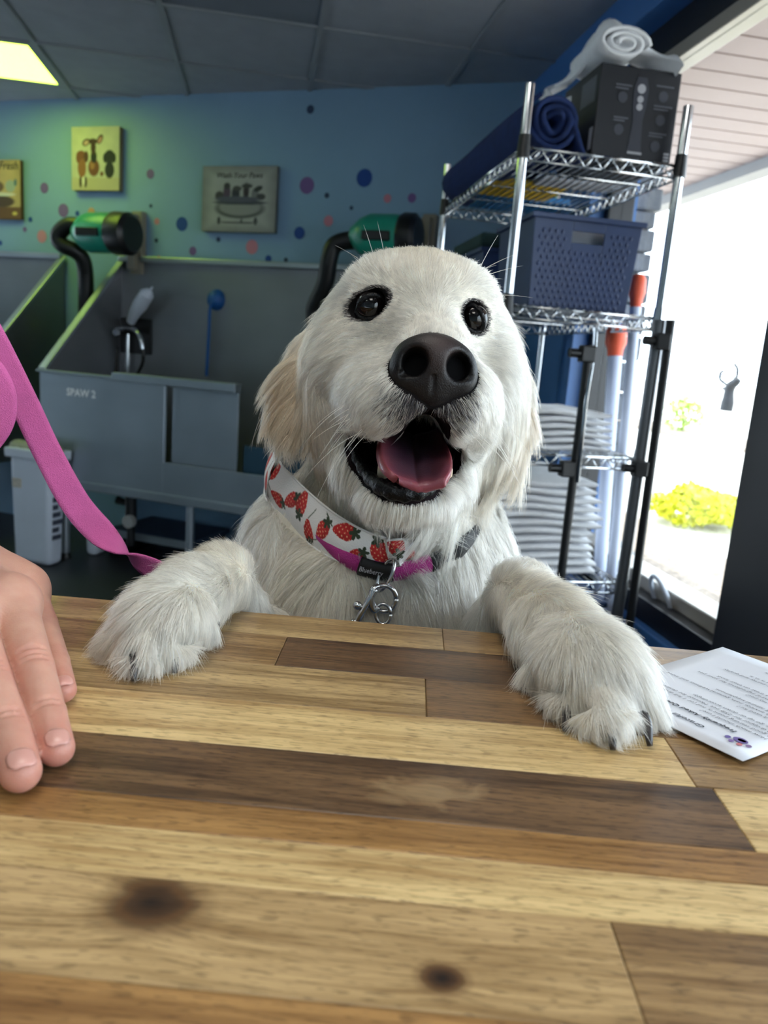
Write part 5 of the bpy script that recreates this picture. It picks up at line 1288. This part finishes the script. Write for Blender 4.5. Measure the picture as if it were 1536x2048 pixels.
r_ = np.random.default_rng(11)
pick = r_.choice(len(tri), tot, p=(ar * dens) / (ar * dens).sum()); b1, b2 = r_.random(tot), r_.random(tot); sw = b1 + b2 > 1; b1[sw] = 1 - b1[sw]; b2[sw] = 1 - b2[sw]
RT = A[pick] * (1 - b1 - b2)[:, None] + B[pick] * b1[:, None] + Cc[pick] * b2[:, None]
NR = vn[tri[pick, 0]] * (1 - b1 - b2)[:, None] + vn[tri[pick, 1]] * b1[:, None] + vn[tri[pick, 2]] * b2[:, None]; NR /= np.linalg.norm(NR, axis=1)[:, None] + 1e-12
keep = np.ones(tot, bool)
er_ = eye_ring(RT); keep &= er_ > 1.10
keep &= seg_dist(RT, LIP) > .0068; keep &= mouth_d(RT) > np.where(np.linalg.norm(RT - cs(850, 850, .59), axis=1) < .03, .0042, .0018)
keep &= N.sample(RT) > -.0005 if True else True
near_nose = np.linalg.norm(RT - NOSE, axis=1) < .06
keep &= ~(near_nose & (N.sample(np.clip(RT, [a[0] + 1e-4 for a in N.ax], [a[-1] - 1e-4 for a in N.ax])) < .0008))
for q_ in (cs(830, 722, .552), cs(919, 731, .552)): keep &= np.linalg.norm(RT - q_, axis=1) > .018
bpl = bpts[(bpts[:, 2] < .80)]
bd = np.array([np.inf] * tot)
for a in range(0, tot, 40000):
    d2 = np.linalg.norm(RT[a:a + 40000, None, :] - bpts[None, ::3], axis=2); d3 = np.linalg.norm(RT[a:a + 40000, None, :] - cpts[None, ::3], axis=2)
    wv = np.linalg.norm(rows[::3, 0] - rows[::3, -1], axis=1) * .5
    up_m = RT[a:a + 40000, None, 1] < bpts[None, ::3, 1] - .25 * wv[None]
    bd[a:a + 40000] = np.minimum((d2 - wv[None] * np.where(up_m, .55, .92)).min(1), d3.min(1) - .0075)
keep &= bd > .001
zW = C[2] + RT @ R[2]; keep &= ~((zW < CZ + .004) & ((RT @ R[1]) < .57))
RT, NR = RT[keep], NR[keep]; n_h = len(RT)
gd_, gl_, gf_ = guide(RT)
# smooth waviness of the coat
def wobble(P, freq, seed, k=6):
    q = np.random.default_rng(seed); o = np.zeros((len(P), 3))
    for _ in range(k): o += np.sin(P @ q.normal(size=3) * freq + q.uniform(0, 6.28))[:, None] * q.normal(size=3)
    return o / k ** .5
long_ = smooth01(gl_, .010, .030)
T = gd_ + (.16 + .30 * long_)[:, None] * wobble(RT, 55, 5) + (.10 + .20 * long_)[:, None] * wobble(RT, 190, 6) + r_.normal(size=(n_h, 3)) * (.10 + .05 * long_)[:, None]
T -= NR * (T * NR).sum(1)[:, None]; T /= np.linalg.norm(T, axis=1)[:, None] + 1e-9
L = gl_ * np.exp(r_.normal(size=n_h) * .22) * (1 - .45 * (r_.random(n_h) < .3))
er_ = eye_ring(RT); L *= .28 + .72 * smooth01(er_, 1.15, 2.4)
lift = gf_ * np.exp(r_.normal(size=n_h) * .25) + .10
grav = R.T @ np.array((0, 0, -1.0))
NP = 6; sT = np.linspace(0, 1, NP)
d0 = NR * lift[:, None] + T * (1 - lift * .5)[:, None]; d0 /= np.linalg.norm(d0, axis=1)[:, None]
bend = T * .25 + grav * (.32 * long_)[:, None] - NR * (lift * .55)[:, None]
HP = RT[:, None, :] + L[:, None, None] * (sT[None, :, None] * d0[:, None, :] + (sT ** 2)[None, :, None] * bend[:, None, :])
# clumps: tips drawn towards a shared tip
nC = max(200, n_h // 30); ci = r_.choice(n_h, nC, replace=False)
cell = .0065
def clump_assign(P, Cn):
    key = np.floor(Cn / cell).astype(int); table = {}
    for i, kk in enumerate(map(tuple, key)): table.setdefault(kk, []).append(i)
    out = np.full(len(P), -1); pk = np.floor(P / cell).astype(int); uq, inv = np.unique(pk, axis=0, return_inverse=True); inv = inv.ravel(); order = np.argsort(inv, kind='stable'); bounds = np.searchsorted(inv[order], np.arange(len(uq) + 1))
    for u in range(len(uq)):
        c = []; x, y, z = uq[u]
        for dx in (-1, 0, 1):
            for dy in (-1, 0, 1):
                for dz in (-1, 0, 1): c += table.get((x + dx, y + dy, z + dz), [])
        if not c: continue
        idx = order[bounds[u]:bounds[u + 1]]; c = np.array(c); d = ((P[idx][:, None] - Cn[c][None]) ** 2).sum(2); out[idx] = c[d.argmin(1)]
    return out
ca = clump_assign(RT, RT[ci]); has = ca >= 0
cm = (.34 + .42 * long_) * r_.uniform(.5, 1.1, n_h); cm[~has] = 0
tgt = HP[ci][np.maximum(ca, 0)]
ww = (cm[:, None] * (sT ** 1.5)[None])[..., None]
HP = HP * (1 - ww) + (tgt + (HP[:, :1] - HP[ci][np.maximum(ca, 0)][:, :1]) * .12) * ww
# broad locks in the long coat
cell = .015; ci2 = r_.choice(n_h, max(100, n_h // 260), replace=False); ca2 = clump_assign(RT, RT[ci2]); ok2 = ca2 >= 0
c2 = .42 * long_ * r_.uniform(.6, 1.1, n_h); c2[~ok2] = 0
w2 = (c2[:, None] * (sT ** 1.4)[None])[..., None]; t2_ = HP[ci2][np.maximum(ca2, 0)]
HP = HP * (1 - w2) + (t2_ + (HP[:, :1] - t2_[:, :1]) * .25) * w2
# never through the counter
HPw = to_world(HP.reshape(-1, 3)); over = (HPw[:, 1] < .565) & (HPw[:, 2] < CZ + .0012) & (HPw[:, 2] > CZ - .05); HPw[over, 2] = CZ + .0012 + .0006 * r_.random(over.sum())
# colours
hc = coat(RT) * np.exp(r_.normal(size=n_h) * .10)[:, None]
hc *= np.exp(r_.normal(size=nC + 1) * .11)[ca][:, None] * np.exp(r_.normal(size=len(ci2) + 1) * .05)[ca2][:, None]
dm = dark_mask(RT); isd = r_.random(n_h) < .92 * np.clip(dm, 0, 1) ** 1.7
isd |= (er_ < 1.26) & (r_.random(n_h) < .8)
hc[isd] = np.array(lin((38, 34, 36))[:3]) * np.exp(r_.normal(size=(isd.sum(), 1)) * .2)
hc = np.clip(hc, 0, .95)
def hair_obj(name, P, rad0, rad1, cols, mat, parent):
    n, k = P.shape[:2]; cu = bpy.data.hair_curves.new(name); cu.add_curves([k] * n)
    cu.attributes['position'].data.foreach_set('vector', (P.reshape(-1, 3) - ORG[parent.name]).astype(np.float32).ravel())
    ra = cu.attributes.new('radius', 'FLOAT', 'POINT'); s_ = np.linspace(0, 1, k); rr = np.repeat(np.atleast_1d(rad0)[:, None] * np.ones((n, 1)), k, 1) * (1 - s_ ** 1.6)[None] + rad1; ra.data.foreach_set('value', rr.astype(np.float32).ravel())
    ca_ = cu.attributes.new('hcol', 'FLOAT_COLOR', 'CURVE'); c4 = np.ones((n, 4), np.float32); c4[:, :3] = cols; ca_.data.foreach_set('color', c4.ravel())
    cu.materials.append(mat); o = bpy.data.objects.new(name, cu); COL.objects.link(o); o.parent = parent; ORG[o.name] = ORG[parent.name]; o['kind'] = 'stuff'
    return o
t = NT('fur'); a_ = t.n('ShaderNodeAttribute', attribute_name='hcol')
ph = t.n('ShaderNodeBsdfHairPrincipled'); ph.parametrization = 'COLOR'; t.l(a_.outputs['Color'], ph.inputs['Color'])
ph.inputs['Roughness'].default_value = .42; ph.inputs['Radial Roughness'].default_value = .55; ph.inputs['Random Roughness'].default_value = .15
df = t.n('ShaderNodeBsdfDiffuse'); t.l(a_.outputs['Color'], df.inputs['Color'])
mx = t.n('ShaderNodeMixShader'); mx.inputs[0].default_value = .35; t.l(ph.outputs[0], mx.inputs[1]); t.l(df.outputs[0], mx.inputs[2]); t.l(mx.outputs[0], t.out.inputs['Surface'])
M_fur = t.m
hair_obj('fur', HPw.reshape(n_h, NP, 3), np.where(long_ > .5, .00016, .00013), .00002, hc, M_fur, dog)
# whiskers and brow bristles
wh = []
def whisk(px, py, d, dx, dy, dz, Ln, droop):
    p = cs(px, py, d); dv = nrm((dx, dy, dz)); wh.append([p + dv * Ln * s_ + np.array((0, 1, 0)) * droop * Ln * s_ * s_ for s_ in np.linspace(0, 1, 8)])
r2 = np.random.default_rng(8)
for k in range(16): whisk(745 + r2.uniform(-25, 40), 815 + r2.uniform(-30, 45), .585, -1, r2.uniform(0, .7), r2.uniform(-.4, .2), r2.uniform(.03, .055), r2.uniform(.3, .8))
for k in range(14): whisk(935 + r2.uniform(-30, 25), 830 + r2.uniform(-30, 45), .588, 1, r2.uniform(.2, .9), r2.uniform(-.4, .2), r2.uniform(.03, .05), r2.uniform(.3, .8))
for k in range(10): whisk(815 + r2.uniform(-45, 45), 1012 + r2.uniform(-8, 12), .60, r2.uniform(-.4, .4), 1, -.3, r2.uniform(.02, .035), .2)
for (x, y, dx, dy) in ((735, 530, -1, -.7), (750, 520, -.3, -1), (770, 515, -.2, -1), (965, 540, .9, -.5), (970, 552, 1, -.35), (960, 535, .5, -1), (985, 590, 1, 0)): whisk(x, y, .66, dx, dy, -.1, .034, .1)
wh = np.array(wh); hair_obj('whiskers', to_world(wh.reshape(-1, 3)).reshape(wh.shape), .00017, .00003, np.ones((len(wh), 3)) * np.array(lin((240, 232, 216))[:3]), M_fur, dog)
print('hairs', n_h, 'skin verts', len(Vc))
# ------------------------------------------------------------------ pink leash
M_leash = pm('pink_webbing', (228, 108, 176), .6, var=.06, vscale=50, bump=.5, bscale=1200)
def strap(name, pts, wid, parent, mat, n=60, solid=.0018):
    P = spline([at(*p[:3]) for p in pts], n); wv = spline([idir(*p[3:6]) * p[6] for p in pts], n); g = []
    for i in range(n): g.append([P[i] + wv[i] * (f - .5) for f in np.linspace(0, 1, 7)])
    return MB().grid(g).build(name, mat, parent, smooth=True, solid=solid, auto=False)
ls = root('leash', at(60, 860, .70), 'pink webbing leash curving down from the left edge to the dog', 'leash')
LW = .025
strap('leash_strap', [(-60, 600, .66, .85, -.5, .1, LW), (-5, 700, .675, .88, -.45, .1, LW), (50, 810, .69, .90, -.40, .1, LW), (95, 905, .70, .90, -.40, .15, LW), (150, 1005, .705, .85, -.5, .3, LW), (202, 1066, .71, .70, -.55, .5, LW), (238, 1097, .71, .10, -.25, .97, LW), (275, 1122, .71, -.45, .50, .75, LW), (325, 1150, .71, -.5, .75, .4, LW), (420, 1215, .70, -.3, .9, .3, LW), (500, 1238, .685, -.1, 1, .2, LW), (600, 1280, .675, 0, 1, .2, LW), (680, 1290, .665, 0, 1, .2, LW), (708, 1266, .660, -.3, .9, .1, LW * .6)], LW, ls, M_leash, 110)
strap('leash_loop', [(-80, 700, .62, .5, -.8, .1, LW), (-25, 740, .625, .75, -.6, .1, LW), (2, 790, .63, .95, -.1, .1, LW), (-4, 845, .635, .9, .4, .1, LW), (-45, 900, .64, .6, .7, .1, LW), (-100, 930, .64, .4, .9, .1, LW)], LW, ls, M_leash, 50)

# ------------------------------------------------------------------ printed card on the counter
KA, KL, KB = on_z(1463, 1305, CZ), on_z(1171, 1380, CZ), on_z(1484, 1532, CZ)
ex_ = KL - KB; cw_ = np.linalg.norm(ex_); ex_ = ex_ / cw_; ey_ = KA - KL; ey_ = ey_ - ex_ * ey_.dot(ex_); chh = np.linalg.norm(ey_); ey_ = ey_ / chh
def PG(x, y, h=.0): q = KB + ex_ * x + ey_ * y; return np.array((q[0], q[1], CZ + .0016 + h + .0012 * (1 - min(1, max(0, y / .02)))))
card = root('care_card', (KA + KB) / 2, 'white printed question card with paw logo lying by the right paw', 'card')
g = [[PG(cw_ * a, chh * b, 0) for b in np.linspace(0, 1, 13)] for a in np.linspace(0, 1, 9)]
MB().grid(g).build('paper', pm('card_white', (212, 214, 222), .5, var=.02), card, smooth=True, solid=.0004, auto=False)
M_txt = pm('print_black', (34, 36, 44), .6); H1 = .0009
def page_xy(px, py): q = on_z(px, py, CZ) - KB; return q.dot(ex_), q.dot(ey_)
def line(body, x, y, size, bold=0.0, shear=.25): return text_mesh('lettering', body, size, lambda a, b: PG(x + a, y - b, H1), M_txt, card, shear=shear, bold=bold)
gx0, gy0 = page_xy(1412, 1462); fx0, fy0 = page_xy(1474, 1471); hx0, hy0 = page_xy(1536, 1486)
line('Grateful Dogs', gx0, gy0, .0062, .0001); line('Frequently Asked Questions', fx0, fy0, .0050, .00016)
BODY = ['How much should I use?', 'A good starting point is 1ml (or 1 full dropper)', '1/2 dropper for 25lb pet. Monitor for desired', 'effect, go up or down accordingly.', '', 'What is it used for?', 'Helps with anxiety, pain, general wellness and more', 'as an overall natural supplement.', '', 'Can I use it for my pet?', 'Made from all natural ingredients for your pet', 'and works well as a treat on their food.', '', 'Is it tested and safe?', 'Every batch is tested for purity and quality', 'so you know exactly what is in it.', '', 'How do I order more?', 'Ask at the front desk for details']
yy = hy0; dyl = (page_xy(1536, 1440)[1] - hy0) / 3.1
dyl = max(.0036, min(dyl, .0056))
for k, b in enumerate(BODY):
    if b and yy < chh - .004: line(b, max(.004, min(hx0, .012)), yy, .0042)
    yy += dyl
lx, ly = page_xy(1474, 1491)
def blob(cx, cy, rx, ry, rot, col, nm):
    n = 22; r_ = math.radians(rot); pts = []
    for k in range(n):
        a, b = rx * math.cos(2 * math.pi * k / n), ry * math.sin(2 * math.pi * k / n); pts.append(PG(cx + a * math.cos(r_) - b * math.sin(r_), cy + a * math.sin(r_) + b * math.cos(r_), H1))
    link_mesh(nm, pts, [list(range(n))], pm('logo_%d_%d_%d' % col, col, .6), card)
blob(lx, ly + .0030, .0042, .0034, 0, (104, 84, 150), 'paw_pad_print'); blob(lx - .0006, ly + .0034, .0024, .0018, 0, (176, 96, 120), 'paw_pad_print')
for (dx, dy, c) in ((-.0062, .0004, (124, 96, 140)), (-.0024, -.0026, (190, 104, 110)), (.0024, -.0026, (120, 88, 150)), (.0062, .0004, (96, 80, 150))): blob(lx + dx, ly + dy, .0016, .0020, 0, c, 'paw_toe_print')

# ------------------------------------------------------------------ the hand resting on the counter
def on_c(px, py, h): return on_z(px, py, CZ + h)
HS = Sdf(np.arange(-.42, -.100, .0013), np.arange(.262, .62, .0014), np.arange(CZ - .004, CZ + .115, .0012))
FING = {
    'mid': [(on_c(113, 1497, .0095), .0083), (on_c(94, 1430, .0150), .0092), (on_c(66, 1338, .0240), .0108), (on_c(22, 1205, .0380), .0140)],
    'idx': [(on_c(41, 1543, .0098), .0090), (on_c(14, 1456, .0155), .0098), (on_c(-24, 1362, .0250), .0112), (on_c(-72, 1232, .0390), .0145)],
    'ring': [(on_c(127, 1380, .0080), .0070), (on_c(110, 1325, .0110), .0082), (on_c(84, 1248, .0170), .0095), (on_c(48, 1178, .0280), .0130)],
    'little': [(on_c(-85, 1480, .0080), .0075), (on_c(-105, 1410, .0120), .0080), (on_c(-130, 1330, .0190), .0092), (on_c(-150, 1235, .0300), .0120)],
}
for k_, ch_ in FING.items(): HS.chain(ch_, .0012)
mc = [FING[q][-1] for q in ('ring', 'mid', 'idx', 'little')]
wrist = on_c(-150, 1108, .040)
for (p, r) in mc: HS.cone(p, r, p * .45 + wrist * .55, .0175, .016)
HS.cone(on_c(-10, 1172, .026), .020, wrist, .026, .02); HS.cone(on_c(-80, 1190, .028), .022, wrist, .027, .02)
HS.chain([(wrist, .027), (wrist + np.array((-.06, .03, .01)), .027), (wrist + np.array((-.20, .08, .05)), .032)], .02)
HS.chain([(wrist + np.array((-.005, -.02, -.015)), .016), (on_c(-230, 1260, .020), .0125), (on_c(-215, 1340, .012), .0105), (on_c(-195, 1390, .010), .0085)], .01)   # thumb, out of the picture
def across(p, q, f, dz, wdt, r):                     # skin creases across a joint
    c = p * (1 - f) + q * f; t_ = nrm(q - p); s_ = nrm(np.cross(t_, (0, 0, 1.0))); u_ = np.cross(s_, t_)
    HS.cone(c - s_ * wdt + u_ * (dz - .0022), r, c + u_ * dz, r, .0012, op='sub'); HS.cone(c + u_ * dz, r, c + s_ * wdt + u_ * (dz - .0022), r, .0012, op='sub')
for k_ in ('mid', 'idx'):
    ch_ = FING[k_]
    for f in (-.06, .0, .07): across(ch_[2][0], ch_[3][0], f, ch_[2][1] * 1.0, .0065, .0012)
    for f in (-.05, .05): across(ch_[1][0], ch_[2][0], f, ch_[1][1] * 1.0, .0055, .0010)
HS.v = np.maximum(HS.v, -(HS.ax[2][None, None, :] - (CZ + .0008))).astype(np.float32)
Vh, Qh = HS.mesh(); Vh = relax(Vh, Qh, 2, .45)
hand = root('person', wrist * (1, 1, 0) + (0, 0, CZ), 'bare hand with short nails resting flat on the counter at the left edge', 'person')
t = NT('hand_skin'); a_ = t.n('ShaderNodeAttribute', attribute_name='col'); tc = t.n('ShaderNodeTexCoord'); nz = t.n('ShaderNodeTexNoise'); nz.inputs['Scale'].default_value = 90; nz.inputs['Detail'].default_value = 4; t.l(tc.outputs['Object'], nz.inputs['Vector'])
t.l(t.mix(.18, a_.outputs['Color'], t.ramp(nz.outputs[0], [(.3, lin((170, 98, 88))), (.7, lin((220, 176, 156)))])), t.b.inputs['Base Color'])
t.b.inputs['Roughness'].default_value = .48; t.b.inputs['Subsurface Weight'].default_value = .3; t.b.inputs['Subsurface Radius'].default_value = (.006, .0022, .0012); t.b.inputs['Subsurface Scale'].default_value = 1
vo = t.n('ShaderNodeTexVoronoi'); vo.inputs['Scale'].default_value = 900; t.l(tc.outputs['Object'], vo.inputs['Vector']); bp = t.n('ShaderNodeBump'); bp.inputs['Strength'].default_value = .18; bp.inputs['Distance'].default_value = .0005; t.l(vo.outputs['Distance'], bp.inputs['Height']); t.l(bp.outputs[0], t.b.inputs['Normal'])
ho = fast_mesh('hand', Vh, Qh, t.m, hand); ho['label'] = 'pale skinned hand with fingers together'
ch_c = np.ones((len(Vh), 3)) * np.array(lin((196, 150, 130))[:3])
for k_ in FING:
    for i_, w_ in ((0, .6), (1, .3), (2, .45), (3, .3)): ch_c = mixc(ch_c, (190, 112, 100), w_ * gau(Vh, FING[k_][i_][0], .015))
set_col(ho, ch_c)
M_nail = pm('finger_nail', (206, 152, 140), .3, var=.04, vscale=100)
for k_, (px, py) in (('mid', (112, 1487)), ('idx', (38, 1532)), ('ring', (129, 1378))):
    ch_ = FING[k_]; ax_ = nrm(ch_[0][0] - ch_[1][0]); up2 = nrm(np.array((0, 0, 1.0)) - ax_ * ax_[2]); sd2 = np.cross(ax_, up2); r0 = ch_[0][1]; c0 = ch_[0][0]
    g = []
    for u in np.linspace(-1, 1, 11):
        row = []
        for v in np.linspace(-1, 1, 11):
            w_ = .90 * max(.0, 1 - max(0, (abs(u) - .25) / .75) ** 2.6 * .42); th = v * .80 * w_; l = u * r0 * .62 + r0 * .14
            rr = r0 * (1.025 - .11 * max(0, u) ** 2 + (.0 if abs(v) < .95 and abs(u) < .95 else -.05))
            row.append(c0 + ax_ * l + (up2 * math.cos(th) + sd2 * math.sin(th)) * rr)
        g.append(row)
    MB().grid(g).build('fingernail', M_nail, hand, smooth=True, solid=.0006, auto=False)
